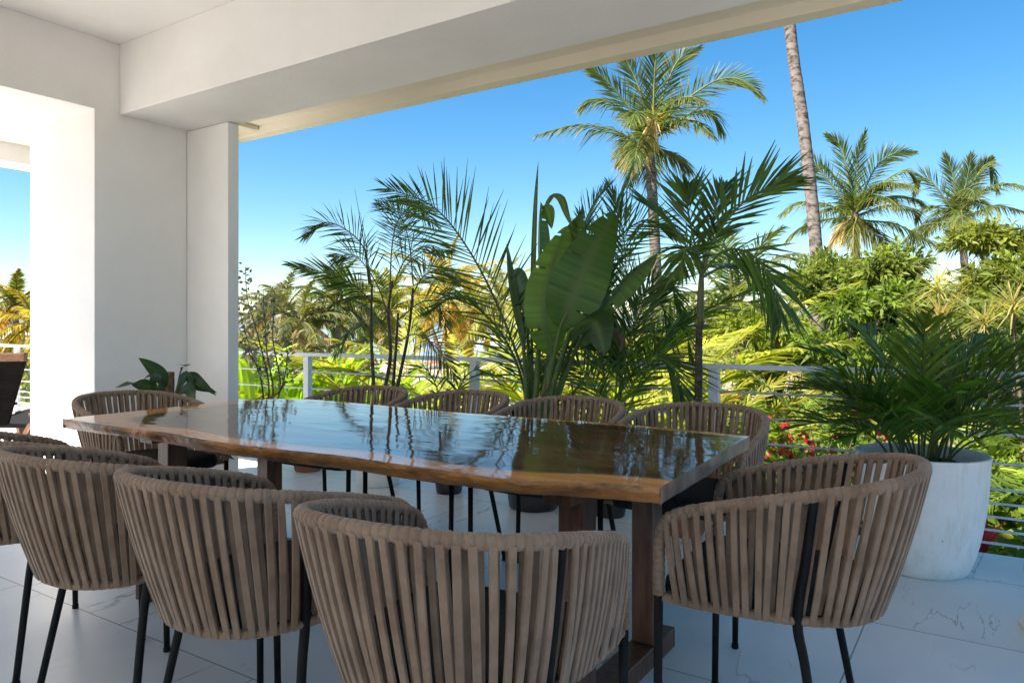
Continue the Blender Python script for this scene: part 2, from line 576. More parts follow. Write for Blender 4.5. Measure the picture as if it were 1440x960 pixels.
def floor_material():
    m = mat('marble_tiles', (.7, .7, .7), .3)
    t, ns, ln, b = nodes(m)
    tc = N(t, 'ShaderNodeTexCoord')
    mp = N(t, 'ShaderNodeMapping')
    mp.inputs['Location'].default_value = (.40, .06, 0)
    ln.new(tc.outputs['Object'], mp.inputs['Vector'])
    br = N(t, 'ShaderNodeTexBrick', Scale=1.0)
    br.offset = .5
    br.inputs['Color1'].default_value = (.82, .80, .765, 1)
    br.inputs['Color2'].default_value = (.77, .755, .725, 1)
    br.inputs['Mortar'].default_value = (.25, .24, .23, 1)
    br.inputs['Mortar Size'].default_value = .003
    br.inputs['Mortar Smooth'].default_value = .2
    br.inputs['Brick Width'].default_value = 1.6
    br.inputs['Row Height'].default_value = .8
    ln.new(mp.outputs[0], br.inputs['Vector'])
    # cloudy grey
    n1 = N(t, 'ShaderNodeTexNoise', Scale=1.4, Detail=7, Roughness=.65)
    ln.new(tc.outputs['Object'], n1.inputs['Vector'])
    c1 = N(t, 'ShaderNodeValToRGB')
    c1.color_ramp.elements[0].position = .3
    c1.color_ramp.elements[0].color = (.88, .885, .9, 1)
    c1.color_ramp.elements[1].position = .65
    c1.color_ramp.elements[1].color = (1, 1, 1, 1)
    ln.new(n1.outputs['Fac'], c1.inputs['Fac'])
    mu = N(t, 'ShaderNodeMix', data_type='RGBA', blend_type='MULTIPLY')
    mu.inputs[0].default_value = 1
    ln.new(br.outputs['Color'], mu.inputs[6])
    ln.new(c1.outputs[0], mu.inputs[7])
    # thin dark veins: |noise - .5| small, only where a second noise is high; running mostly along Y, different on each tile
    mp2 = N(t, 'ShaderNodeMapping')
    mp2.inputs['Scale'].default_value = (1.5, .35, 1)
    mp2.inputs['Rotation'].default_value = (0, 0, R(24))
    ad = N(t, 'ShaderNodeVectorMath', operation='MULTIPLY_ADD')
    ad.inputs[1].default_value = (9, 9, 9)
    ln.new(br.outputs['Color'], ad.inputs[0])
    ln.new(tc.outputs['Object'], ad.inputs[2])
    ln.new(ad.outputs[0], mp2.inputs['Vector'])
    outs = []
    for sc, wd, lo, hi, seed in ((.9, .0045, .50, .60, 0), (1.7, .0035, .54, .64, 3.7)):
        nv = N(t, 'ShaderNodeTexNoise', Scale=sc, Detail=6, Roughness=.55, Distortion=.25)
        nv.noise_dimensions = '4D'
        nv.inputs['W'].default_value = seed
        ln.new(mp2.outputs[0], nv.inputs['Vector'])
        sb = N(t, 'ShaderNodeMath', operation='SUBTRACT')
        sb.inputs[1].default_value = .5
        ln.new(nv.outputs['Fac'], sb.inputs[0])
        ab = N(t, 'ShaderNodeMath', operation='ABSOLUTE')
        ln.new(sb.outputs[0], ab.inputs[0])
        mr = N(t, 'ShaderNodeMapRange')
        mr.inputs['From Max'].default_value = wd
        mr.inputs['To Min'].default_value = 1
        mr.inputs['To Max'].default_value = 0
        ln.new(ab.outputs[0], mr.inputs['Value'])
        nm = N(t, 'ShaderNodeTexNoise', Scale=1.1 + sc * .5, Detail=3)
        nm.noise_dimensions = '4D'
        nm.inputs['W'].default_value = seed + 1.3
        ln.new(tc.outputs['Object'], nm.inputs['Vector'])
        mk = N(t, 'ShaderNodeMapRange')
        mk.inputs['From Min'].default_value = lo
        mk.inputs['From Max'].default_value = hi
        ln.new(nm.outputs['Fac'], mk.inputs['Value'])
        pr = N(t, 'ShaderNodeMath', operation='MULTIPLY')
        ln.new(mr.outputs[0], pr.inputs[0])
        ln.new(mk.outputs[0], pr.inputs[1])
        outs.append(pr)
    mxm = N(t, 'ShaderNodeMath', operation='MAXIMUM')
    ln.new(outs[0].outputs[0], mxm.inputs[0])
    ln.new(outs[1].outputs[0], mxm.inputs[1])
    sc2 = N(t, 'ShaderNodeMath', operation='MULTIPLY')
    sc2.inputs[1].default_value = 1.0
    ln.new(mxm.outputs[0], sc2.inputs[0])
    mx = N(t, 'ShaderNodeMix', data_type='RGBA')
    ln.new(sc2.outputs[0], mx.inputs[0])
    ln.new(mu.outputs[2], mx.inputs[6])
    mx.inputs[7].default_value = (.32, .30, .28, 1)
    ln.new(mx.outputs[2], b.inputs['Base Color'])
    n4 = N(t, 'ShaderNodeTexNoise', Scale=3.0, Detail=6)
    ln.new(tc.outputs['Object'], n4.inputs['Vector'])
    rr = N(t, 'ShaderNodeMapRange')
    rr.inputs['To Min'].default_value = .26
    rr.inputs['To Max'].default_value = .46
    ln.new(n4.outputs['Fac'], rr.inputs['Value'])
    ln.new(rr.outputs[0], b.inputs['Roughness'])
    bp = N(t, 'ShaderNodeBump', Strength=.4, Distance=.002)
    ln.new(br.outputs['Fac'], bp.inputs['Height'])
    bp.invert = True
    ln.new(bp.outputs[0], b.inputs['Normal'])
    return m


def table_material():
    """sapwood near the live edge (attribute 'sap' = metres to it), dark heartwood inside, thick clear coat"""
    m = mat('lacquered_slab', (.1, .05, .03), .16)
    t, ns, ln, b = nodes(m)
    tc = N(t, 'ShaderNodeTexCoord')
    mp = N(t, 'ShaderNodeMapping')
    mp.inputs['Scale'].default_value = (.55, 7, 7)
    ln.new(tc.outputs['Object'], mp.inputs['Vector'])
    n1 = N(t, 'ShaderNodeTexNoise', Scale=2.2, Detail=9, Roughness=.65, Distortion=.5)
    ln.new(mp.outputs[0], n1.inputs['Vector'])
    heart = N(t, 'ShaderNodeValToRGB')
    heart.color_ramp.elements[0].position = .3
    heart.color_ramp.elements[0].color = (.035, .015, .009, 1)
    heart.color_ramp.elements[1].position = .72
    heart.color_ramp.elements[1].color = (.18, .078, .042, 1)
    ln.new(n1.outputs['Fac'], heart.inputs['Fac'])
    sapc = N(t, 'ShaderNodeValToRGB')
    sapc.color_ramp.elements[0].position = .3
    sapc.color_ramp.elements[0].color = (.50, .19, .06, 1)
    sapc.color_ramp.elements[1].position = .7
    sapc.color_ramp.elements[1].color = (.74, .34, .125, 1)
    ln.new(n1.outputs['Fac'], sapc.inputs['Fac'])
    at = N(t, 'ShaderNodeAttribute', attribute_name='sap')
    n2 = N(t, 'ShaderNodeTexNoise', Scale=1.6, Detail=4)
    ln.new(tc.outputs['Object'], n2.inputs['Vector'])
    ad = N(t, 'ShaderNodeMath', operation='MULTIPLY_ADD')
    ad.inputs[1].default_value = -.10
    ln.new(n2.outputs['Fac'], ad.inputs[0])
    ln.new(at.outputs['Fac'], ad.inputs[2])
    mr = N(t, 'ShaderNodeMapRange')
    mr.inputs['From Min'].default_value = .055
    mr.inputs['From Max'].default_value = .085
    ln.new(ad.outputs[0], mr.inputs['Value'])
    mx = N(t, 'ShaderNodeMix', data_type='RGBA')
    ln.new(mr.outputs[0], mx.inputs[0])
    ln.new(sapc.outputs[0], mx.inputs[6])
    ln.new(heart.outputs[0], mx.inputs[7])
    ln.new(mx.outputs[2], b.inputs['Base Color'])
    b.inputs['Roughness'].default_value = .05
    b.inputs['IOR'].default_value = 1.5
    b.inputs['Specular IOR Level'].default_value = .5
    mp3 = N(t, 'ShaderNodeMapping')
    mp3.inputs['Scale'].default_value = (.9, 2.8, 1)
    ln.new(tc.outputs['Object'], mp3.inputs['Vector'])
    n3 = N(t, 'ShaderNodeTexNoise', Scale=2.4, Detail=2.0, Roughness=.45, Distortion=.4)
    ln.new(mp3.outputs[0], n3.inputs['Vector'])
    bp = N(t, 'ShaderNodeBump', Strength=.22, Distance=.01)
    ln.new(n3.outputs['Fac'], bp.inputs['Height'])
    ln.new(bp.outputs[0], b.inputs['Normal'])
    return m


M_floor = floor_material()
M_slab = table_material()
M_edge = noisy('live_edge_wood', (.07, .03, .012), (.52, .21, .06), 5.5, .3, bump=.9, bscale=26, stretch=(.8, 1.5, 2), spec=.5, lo=.38, hi=.6, detail=9)
M_endg = noisy('sawn_end_wood', (.16, .10, .07), (.42, .30, .22), 7, .35, bump=.3, bscale=40, stretch=(6, 1.0, .6), spec=.5)

# ------------------------------------------------------------------ ground, beach, sea, hills
def sheet(name, pts, m):
    b = MB()
    b.add(pts, [tuple(range(len(pts)))])
    return structure(b.build(name, m))


M_ground = noisy('garden_earth', (.05, .04, .025), (.12, .10, .06), 1.2, .95, bump=.6, bscale=8, spec=.1)
M_sand = noisy('pale_sand', (.42, .36, .27), (.56, .49, .38), .6, .95, bump=.4, bscale=5, spec=.1)
M_sea = noisy('sea_water', (.015, .10, .17), (.03, .16, .24), .05, .12, bump=.5, bscale=.6, spec=.5)
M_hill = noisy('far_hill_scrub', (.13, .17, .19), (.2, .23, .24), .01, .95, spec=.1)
GZ = -3.0
sheet('ground', [(-9000, -9000, GZ), (9000, -9000, GZ), (9000, 9000, GZ), (-9000, 9000, GZ)], M_ground)


def along(fwd, side):
    v = Vector((side * CY - fwd * SY, fwd * CY + side * SY, 0))
    return v


def strip(name, f0, f1, s0, s1, z, m):
    return sheet(name, [(*along(f0, s0).xy, z), (*along(f0, s1).xy, z), (*along(f1, s1).xy, z), (*along(f1, s0).xy, z)], m)


strip('beach', 27, 92, -160, 60, GZ + .05, M_sand)
strip('sea', 88, 8000, -6000, 4500, GZ + .10, M_sea)
hb = MB()
rg = np.random.default_rng(5)
for (s0, s1, ff, hh) in ((-3500, -300, 4200, 95), (100, 3600, 3600, 150), (-1200, 900, 5200, 120)):
    xs = np.linspace(s0, s1, 60)
    hts = hh * (.35 + .65 * np.abs(np.sin(np.linspace(0, 7, 60) + s0)) * np.sin(np.linspace(0.05, np.pi - .05, 60))) + rg.normal(0, 3, 60)
    vs, fs = [], []
    for k, (s, h) in enumerate(zip(xs, hts)):
        for df, hz in ((0, 0), (200, .7), (420, 1), (900, .4), (1400, 0)):
            q = along(ff + df, s)
            vs.append((q.x, q.y, GZ + .2 + max(h, 4) * hz))
    for k in range(59):
        for j in range(4):
            a = k * 5 + j
            fs.append((a, a + 5, a + 6, a + 1))
    hb.add(vs, fs)
structure(hb.build('hills', M_hill, smooth=True))

# terrace floor: one slab with its bright edge over the garden
fl = MB()
fl.box((-13.5, -11, -.32), (6, 4.42, 0))
structure(fl.build('terrace_floor', M_floor, bevel=.004))

# ------------------------------------------------------------------ the white house round the terrace
house = thing('villa', (-4.6, 2.4, 0), 'white plastered house shell with thick opened wall, beam and roof overhang above the terrace', 'house')
ZB, ZC = 2.48, 2.92
w = MB()
prof = [(3.0, 0), (3.0, 3.3), (-4.0, 3.3), (-4.0, 0), (-1.2, 0), (-1.2, ZB), (2.38, ZB), (2.38, 0)]
w.add([(x, y, z) for x in (-4.6, -5.42) for y, z in prof], [tuple(range(8)), tuple(range(15, 7, -1))] + [(i, i + 8, (i + 1) % 8 + 8, (i + 1) % 8) for i in range(8)])
w.build('wall', M_wall, house, bevel=.004)
w = MB()
w.box((-5.42, 3.003, 0), (-4.157, 3.085, ZB - .002))
w.build('pier', M_wall, house, bevel=.004)
w = MB()
w.box((-4.597, 2.535, ZB), (.8, 3.09, 3.3))
w.build('beam', M_roof, house, bevel=.005)
w = MB()
w.box((-4.597, -5.0, ZC), (.8, 2.532, 3.3))
w.build('ceiling', M_roof, house)
w = MB()
w.box((-6.09, 3.093, 2.985), (.8, 4.38, 3.3))                   # overhang
w.box((-6.09, 4.383, 2.91), (.8, 4.50, 3.3))                   # its outer lip
w.box((-6.09, 3.093, 2.94), (-5.62, 4.38, 2.982))
w.build('overhang', M_bounce_cream, house, bevel=.004)
w = MB()
w.box((-6.95, 2.2, ZB), (-6.65, 4.5, 3.3))
w.box((-6.647, 2.2, 2.63), (-6.11, 4.5, 3.29))
w.box((-6.107, 2.2, 2.63), (-5.423, 3.09, 3.29))
w.build('side_beam', M_roof, house, bevel=.004)
w = MB()
w.box((.35, -4.95, 0), (.7, -4.6, ZC - .003))
w.build('column', M_wall, house, bevel=.006)
w = MB()
w.box((-2.2, -4.95, 0), (-1.85, -4.6, ZC - .003))
w.build('column', M_wall, house, bevel=.006)

# low white step at the right edge
st = MB()
a0 = R(-20)
st.add([(.09, 3.46, 0), (.55, 3.60, 0), (.72, 3.05, 0), (.22, 2.86, 0), (.115, 3.43, .075), (.54, 3.57, .075), (.69, 3.07, .075), (.24, 2.9, .075)],
       [(3, 2, 1, 0), (4, 5, 6, 7), (0, 1, 5, 4), (1, 2, 6, 5), (2, 3, 7, 6), (3, 0, 4, 7)])
tag(st.build('step', M_wpot, bevel=.01), 'low white plinth corner on the marble floor at the right edge', 'plinth')

# ------------------------------------------------------------------ balustrade
RY, RZ = 4.37, .905
bal = thing('balustrade', (-3, RY, 0), 'white steel balustrade with thin horizontal rods along the terrace edge', 'railing')
m = MB()
m.bar((-13.5, RY, RZ), (3.2, RY, RZ), .05, .03)
m.build('top_rail', M_railw, bal, bevel=.004)
for k in range(-5, 3):
    x = -1.386 + 1.781 * k
    m = MB()
    m.bar((x, RY, 0.012), (x, RY, RZ - .016), .062, .05, up=(0, 1, 0))
    m.bar((x, RY, 0.001), (x, RY, .012), .10, .09, up=(0, 1, 0))
    m.build('post', M_railw, bal, bevel=.003)
for z in (.757, .61, .465, .335, .265, .197, .13, .065):
    m = MB()
    m.tube([(-13.5, RY, z), (-5, RY, z), (3.2, RY, z)], .0068, 8)
    m.build('rod', M_steel, bal, smooth=True)

# ------------------------------------------------------------------ the table
ZT = .76
TT = .042
table = thing('dining_table', (-1.96, 2.1, 0), 'long live edge wooden slab dining table with glossy dark top', 'table')
near = [(-3.235, 1.545), (-2.9, 1.535), (-2.55, 1.545), (-2.3, 1.522), (-2.04, 1.515), (-1.8, 1.53), (-1.6, 1.552), (-1.38, 1.542), (-1.15, 1.535), (-.985, 1.548), (-.85, 1.605), (-.75, 1.632), (-.655, 1.655)]
far = [(-3.275, 2.43), (-3.15, 2.60), (-3.0, 2.665), (-2.7, 2.66), (-2.36, 2.64), (-2.1, 2.62), (-1.88, 2.612), (-1.55, 2.64), (-1.2, 2.652), (-.95, 2.63), (-.70, 2.60)]


def edge_at(tab, n, jit, seed):
    p = catmull([(x, y, 0) for x, y in tab], 160)
    q, s = resample(p, np.linalg.norm(np.diff(p, axis=0), axis=1).sum() / (n - 1) * .99999)
    q = q[:n]
    g = np.random.default_rng(seed)
    k = np.convolve(g.normal(0, jit, len(q) + 8), np.ones(5) / 5, 'same')[4:-4]
    k[0] = k[-1] = 0
    q[:, 1] += k[:len(q)]
    return q


NS, NW = 90, 36
en, ef = edge_at(near, NS, .006, 1), edge_at(far, NS, .006, 2)
NS = min(len(en), len(ef))
en, ef = en[:NS], ef[:NS]
V, S = [], []
for i in range(NS):
    for j in range(NW):
        t = j / (NW - 1)
        p = en[i] * (1 - t) + ef[i] * t
        V.append((p[0], p[1], ZT))
        wid = np.linalg.norm(ef[i] - en[i])
        dn = t * wid
        df = (1 - t) * wid * 1.9
        dl = np.linalg.norm(p[:2] - (en[0] * (1 - t) + ef[0] * t)[:2]) * .62
        S.append(max(0.0, -math.log(math.exp(-dn * 14) + math.exp(-df * 14) + math.exp(-dl * 14)) / 14 + .02))
fs = [(i * NW + j, (i + 1) * NW + j, (i + 1) * NW + j + 1, i * NW + j + 1) for i in range(NS - 1) for j in range(NW - 1)]
tm = MB()
tm.add(V, fs)
top = tm.build('tabletop', M_slab, table, smooth=True)
at = top.data.attributes.new('sap', 'FLOAT', 'POINT')
at.data.foreach_set('value', np.array(S, np.float32))
# underside and the four edge faces
g = np.random.default_rng(9)


def edge_face(line, outdir, name, m, inset, amp, steps=7):
    b = MB()
    n = len(line)
    vs = []
    wob = np.convolve(g.normal(0, 1, n + 10), np.ones(7) / 7, 'same')[5:-5]
    wob2 = np.convolve(g.normal(0, 1, n + 10), np.ones(11) / 11, 'same')[5:-5]
    for i in range(n):
        for k in range(steps):
            u = k / (steps - 1)
            bul = amp * math.sin(math.pi * u) * (1 + .8 * wob[i]) + amp * .8 * wob2[i] * u
            off = -inset * u ** 1.5 + bul
            if k == 0:
                off = 0
            vs.append((line[i][0] + outdir[0] * off, line[i][1] + outdir[1] * off, ZT - u * TT * (1 + .12 * wob2[i])))
    b.add(vs, [(i * steps + k, i * steps + k + 1, (i + 1) * steps + k + 1, (i + 1) * steps + k) for i in range(n - 1) for k in range(steps - 1)])
    return b.build(name, m, table, smooth=True)


edge_face(en, (0, -1), 'live_edge', M_edge, .018, .005)
edge_face(ef, (0, 1), 'live_edge', M_edge, .018, .005)
endl = [en[0] * (1 - t) + ef[0] * t for t in np.linspace(0, 1, 30)]
endr = [en[-1] * (1 - t) + ef[-1] * t for t in np.linspace(0, 1, 30)]
edge_face(endl, (-1, 0), 'sawn_end', M_endg, .001, .001)
edge_face(endr, (1, 0), 'sawn_end', M_endg, .001, .001)
b = MB()
b.add([(p[0], p[1] + .03, ZT - TT * .97) for p in en] + [(p[0], p[1] - .03, ZT - TT * .97) for p in ef],
      [(i, i + 1, NS + i + 1, NS + i) for i in range(NS - 1)])
b.build('underside', M_wood, table)
for x in (-.985, -2.955):
    fb = MB()
    fb.box((x - .045, 1.72, 0.001), (x + .045, 2.52, .07))
    base = fb.build('leg_frame', M_wood, table, bevel=.004)
    for y in (1.86, 2.37):
        c = MB()
        c.box((x - .038, y - .045, .0705), (x + .038, y + .045, ZT - TT - .063))
        c.build('leg', M_wood, base, bevel=.003)
    c = MB()
    c.box((x - .045, 1.74, ZT - TT - .0625), (x + .045, 2.50, ZT - TT - .001))
    c.build('top_rail', M_wood, base, bevel=.003)


# ------------------------------------------------------------------ rope armchairs
def make_chair(seed):
    root = thing('rope_armchair', (0, 0, 0), 'x', 'armchair', 'rope armchairs round the dining table')
    half = [(0, -.318, .792), (.108, -.305, .790), (.200, -.257, .782), (.260, -.165, .766), (.287, -.05, .744), (.291, .07, .716), (.285, .160, .692), (.279, .212, .673),
            (.275, .242, .652), (.272, .257, .622), (.270, .262, .58), (.269, .264, .53), (.268, .265, .462)]
    full = [(-x, y, z) for x, y, z in half[:0:-1]] + half
    path = catmull(full, 400)
    path, s = resample(path, .0022)
    pitch = .0175
    ph = (s / pitch) % 1.0
    rg = np.random.default_rng(seed)
    wrapn = (s / pitch).astype(int)
    wr = rg.normal(0, .0006, wrapn.max() + 1)[wrapn]
    rad = .0156 - .0030 * np.exp(-((ph - .5) / .13) ** 2) + wr * .6
    rim = MB()
    rim.tube(path, rad, 12)
    rim.build('rim', M_rope, root, smooth=True)
    # ring under the seat
    rh = [(0, -.222, .442), (.10, -.205, .442), (.175, -.155, .444), (.222, -.065, .446), (.246, .05, .448), (.258, .16, .45), (.264, .255, .455)]
    ring = catmull([(-x, y, z) for x, y, z in rh[:0:-1]] + rh, 300)
    ring, rs = resample(ring, .0035)
    rp = (rs / .0215) % 1.0
    rr = MB()
    rr.tube(ring, .0105 + .0018 * np.sqrt(np.abs(np.sin(np.pi * rp))), 10)
    rr.tube([(-.262, .25, .452), (0, .25, .448), (.262, .25, .452)], .010, 8)
    rr.build('seat_ring', M_rope, root, smooth=True)
    # straps: two layers between rim and ring
    utop = [(-x, y, z) for x, y, z in half[9:0:-1]] + half[:10]
    up = catmull(utop, 400)
    up, _ = resample(up, .002)
    NSTR = 50
    st = MB()
    legs_t = (.255, .745)

    def strap(t, layer, wid):
        tt = t + rg.normal(0, .0018)
        tb = t + rg.normal(0, .0030)
        # the straps part round the back legs
        for lt in legs_t:
            d = t - lt
            if abs(d) < .045 and layer > 0:
                tb += .011 * (1 if d > 0 else -1) * (1 - abs(d) / .045)
                tt += .004 * (1 if d > 0 else -1) * (1 - abs(d) / .045)
        i = int(np.clip(tt, 0, 1) * (len(up) - 3)) + 1
        a = Vector(up[i])
        ta = Vector(up[i + 1] - up[i - 1]).normalized()
        j = int(np.clip(.008 + tb * .984, 0, 1) * (len(ring) - 3)) + 1
        bq = Vector(ring[j])
        tb_ = Vector(ring[j + 1] - ring[j - 1]).normalized()
        na = Vector((ta.y, -ta.x, 0)).normalized()
        nb = Vector((tb_.y, -tb_.x, 0)).normalized()
        a = a + na * layer * (.0125 if layer > 0 else .016) + Vector((0, 0, -.004))
        bq = bq + nb * layer * .010 + Vector((0, 0, -.006))
        if layer < 0:
            bq.z += .004
        n = 7
        vs = []
        for k in range(n):
            u = k / (n - 1)
            p = a.lerp(bq, u)
            nn = na.lerp(nb, u).normalized()
            p = p + nn * (.006 * math.sin(math.pi * u))
            tg = ta.lerp(tb_, u).normalized()
            th = .0034
            for sx, sn in ((-1, -.55), (-.8, 1), (.8, 1), (1, -.55)):
                vs.append(p + tg * sx * wid / 2 + nn * sn * th)
        fs = []
        for k in range(n - 1):
            for q in range(4):
                fs.append((k * 4 + q, k * 4 + (q + 1) % 4, (k + 1) * 4 + (q + 1) % 4, (k + 1) * 4 + q))
        fs.append((3, 2, 1, 0))
        fs.append(tuple((n - 1) * 4 + q for q in range(4)))
        st.add(vs, fs)

    for k in range(NSTR):
        t = .022 + .956 * k / (NSTR - 1)
        if all(abs(t - lt) > .007 for lt in legs_t):
            strap(t, 1, .0166)
        if k < NSTR - 1:
            strap(t + .956 * .33 / (NSTR - 1), -1, .0155)
    st.build('strap_weave', M_rope, root)
    # legs
    for sx in (-1, 1):
        lg = MB()
        lg.tube([(sx * .268, .265, .474), (sx * .266, .268, .2), (sx * .264, .270, .012)], [.0115, .0108, .010], 14)
        lf = lg.build('leg', M_black, root, smooth=True)
        ft = MB()
        ft.lathe([(.0112, 0.0005), (.0122, .002), (.0122, .014), (.0112, .016)], (sx * .264, .270, 0), 14)
        ft.build('foot', M_black, lf, smooth=True)
        it = int(legs_t[1] * (len(up) - 1)) if sx > 0 else int(legs_t[0] * (len(up) - 1))
        ir = int((.008 + .984 * (legs_t[1] if sx > 0 else legs_t[0])) * (len(ring) - 1))
        a, c = Vector(up[it]), Vector(ring[ir])
        o = Vector((c.x, c.y, 0)).normalized() * .002
        mid = a.lerp(c, .5) + o
        lg = MB()
        pth = catmull([a + o * .6, mid, c + o, Vector((c.x * 1.06, c.y - .022, .33)), Vector((c.x * 1.24, c.y - .075, .012))], 30)
        lg.tube(pth, [.010, .0112, .0122, .0112, .0102], 14)
        lf = lg.build('leg', M_black, root, smooth=True)
        ft = MB()
        ft.lathe([(.0115, 0.0005), (.0125, .002), (.0125, .014), (.0115, .016)], (c.x * 1.24, c.y - .075, 0), 14)
        ft.build('foot', M_black, lf, smooth=True)
    # cushion
    cu = MB()
    out = catmull([(-.228, .25, 0), (-.24, .1, 0), (-.222, -.05, 0), (-.165, -.155, 0), (0, -.205, 0), (.165, -.155, 0), (.222, -.05, 0), (.24, .1, 0), (.228, .25, 0)], 60)
    out = np.vstack([out, [[.2, .272, 0], [.1, .277, 0], [-.1, .277, 0], [-.2, .272, 0]]])
    n = len(out)
    cen = np.array([0, .04, 0])
    layers = [(.96, .436), (.995, .444), (1.0, .462), (.99, .485), (.955, .497), (.85, .504), (.5, .508), (.02, .509)]
    vs = []
    for sc, z in layers:
        for p in out:
            q = cen + (p - cen) * sc
            vs.append((q[0], q[1], z))
    fs = [(k * n + i, k * n + (i + 1) % n, (k + 1) * n + (i + 1) % n, (k + 1) * n + i) for k in range(len(layers) - 1) for i in range(n)]
    fs.append(tuple(range(n - 1, -1, -1)))
    cu.add(vs, fs)
    cu.build('cushion', M_cush, root, smooth=True)
    return root


kinds = [make_chair(3), make_chair(4), make_chair(5)]
chair_spots = [
    # x, y, heading (0 = faces +Y), label
    (-.93, 1.235, R(6), 'taupe rope armchair with its back to the camera, the closest of all to the camera'),
    (-1.57, 1.24, R(1), 'taupe rope armchair on the near long side, second along from the closest armchair'),
    (-2.17, 1.225, R(-2), 'taupe rope armchair on the near long side, third along from the closest armchair'),
    (-2.86, 1.25, R(-3), 'taupe rope armchair on the near long side, farthest left and cut by the picture edge'),
    (-1.02, 2.89, R(180), 'taupe rope armchair across the table, standing before the slim dark-stemmed palm'),
    (-1.635, 2.86, R(181), 'taupe rope armchair across the table, standing before the big paddle-leaved plant'),
    (-2.265, 2.86, R(179), 'taupe rope armchair across the table, standing before the middle railing post in view'),
    (-2.88, 2.80, R(183), 'taupe rope armchair across the table, standing before the slender many-stemmed palm'),
    (-3.53, 2.08, R(-90), 'taupe rope armchair at the pointed pale table end by the white wall'),
    (-.448, 2.045, R(92), 'taupe rope armchair at the dark sawn table end beside the large white pot'),
]
for i, (x, y, rz, lab) in enumerate(chair_spots):
    o = kinds[i] if i < 3 else copy_tree(kinds[(i * 2 + 1) % 3])
    o.location = (x, y, 0.001)
    o.rotation_euler = (0, 0, rz)
    o['label'] = lab


# ------------------------------------------------------------------ pots
def pot(name, x, y, r, h, m, label, taper=.8, lip=.012, wall=.028, soil=.07, feet=False, bulge=0):
    t = thing(name, (x, y, .001), label, 'plant pot')
    b = MB()
    prof = [(r * taper * .93, 0), (r * taper, .012)]
    for k in range(1, 9):
        u = k / 8
        prof.append((r * (taper + (1 - taper) * u ** .7) + bulge * math.sin(math.pi * u), .012 + (h - .03) * u))
    rt = prof[-1][0]
    prof += [(rt + lip * .6, h - .012), (rt + lip * .4, h - .003), (rt - lip * .2, h), (rt - wall * .8, h - .002), (rt - wall, h - .012), (rt - wall * 1.15, h - soil - .01)]
    b.lathe(prof, (x, y, .001), 64, close=False)
    vs = [(x + r * taper * .93 * math.cos(a), y + r * taper * .93 * math.sin(a), .001) for a in np.linspace(0, 2 * math.pi, 64, endpoint=False)]
    b.add(vs, [tuple(range(63, -1, -1))])
    b.build('body', m, t, smooth=True)
    s = MB()
    sr = rt - wall * 1.1
    vs, fs, seg, rings = [], [], 32, 6
    gg = random.Random(int(x * 1000))
    for k in range(rings + 1):
        for q in range(seg):
            a = 2 * math.pi * q / seg
            rr_ = sr * k / rings
            vs.append((x + rr_ * math.cos(a), y + rr_ * math.sin(a), h - soil + gg.uniform(-.006, .006) + .012 * (1 - k / rings)))
    for k in range(rings):
        for q in range(seg):
            fs.append((k * seg + q, (k + 1) * seg + q, (k + 1) * seg + (q + 1) % seg, k * seg + (q + 1) % seg))
    s.add(vs, fs)
    s.build('soil', M_soil, t, smooth=True)
    return t


pot('white_pot', -.27, 3.98, .283, .548, M_wpot, 'large tapered white cement pot with small chips standing by the railing', taper=.70, lip=.006, wall=.03, soil=.06, bulge=.012)
pot('pale_pot', -3.73, 3.95, .19, .40, M_wpot, 'smaller pale pot under the slender many-stemmed palm', taper=.8)
pot('dark_pot', -2.42, 3.98, .185, .40, M_dpot, 'wide dark glazed pot under the big paddle-leaved plant', taper=.85)
pot('dark_pot', -3.13, 4.02, .105, .24, M_dpot, 'small dark pot between the pale pot and the wide dark pot', taper=.85)
pot('dark_pot', -1.93, 4.06, .11, .28, M_dpot, 'narrow dark pot between the wide dark pot and the terracotta pot', taper=.85)
pot('terracotta_pot', -1.42, 3.93, .15, .30, M_terra, 'terracotta pot under the slim dark-stemmed palm behind the dark sawn table end', taper=.75)
pot('grey_pot', -4.22, 2.62, .16, .34, M_dpot, 'dark pot in the white wall corner holding the moss pole plant', taper=.8)
pot('brown_pot', -4.55, 4.02, .13, .3, M_terra, 'brown clay pot of the thin bare shrub beside the white pier', taper=.8)

# ------------------------------------------------------------------ potted plants


def px_frond(t, pts, name='frond', **kw):
    f = Fol()
    f.frond([P(*p) for p in pts], **kw)
    return f.build(name, M_dleaf, t)


# slender many-stemmed palm in the pale pot
t = thing('areca_palm', (-3.73, 3.95, .34), 'slender many-stemmed potted palm with thin arching fronds before the railing', 'potted palm')
D0 = 5.34
canes = [[(528, 668, D0), (526, 560, D0), (522, 470, D0 + .03), (523, 400, D0 + .02)], [(534, 668, D0 - .03), (540, 560, D0 - .05), (549, 500, D0 - .08), (546, 440, D0 - .1), (552, 395, D0 - .1)],
         [(540, 668, D0 + .03), (556, 560, D0 + .1), (574, 470, D0 + .12), (581, 405, D0 + .15)], [(537, 668, D0 + .08), (550, 570, D0 + .2), (556, 500, D0 + .2), (560, 440, D0 + .2)]]
for c in canes:
    b = MB()
    b.tube(catmull([P(*p) for p in c], 24), [.017, .014, .011, .008], 8)
    b.build('cane', M_stem, t, smooth=True)
kw = dict(n=38, L=.26, w=.0095, a0=60, a1=22, vee=6, droop=.28, col=(.04, .062, .02), rr=(.006, .002), rcol=(.08, .08, .03), face=(.5, -.75, .45))
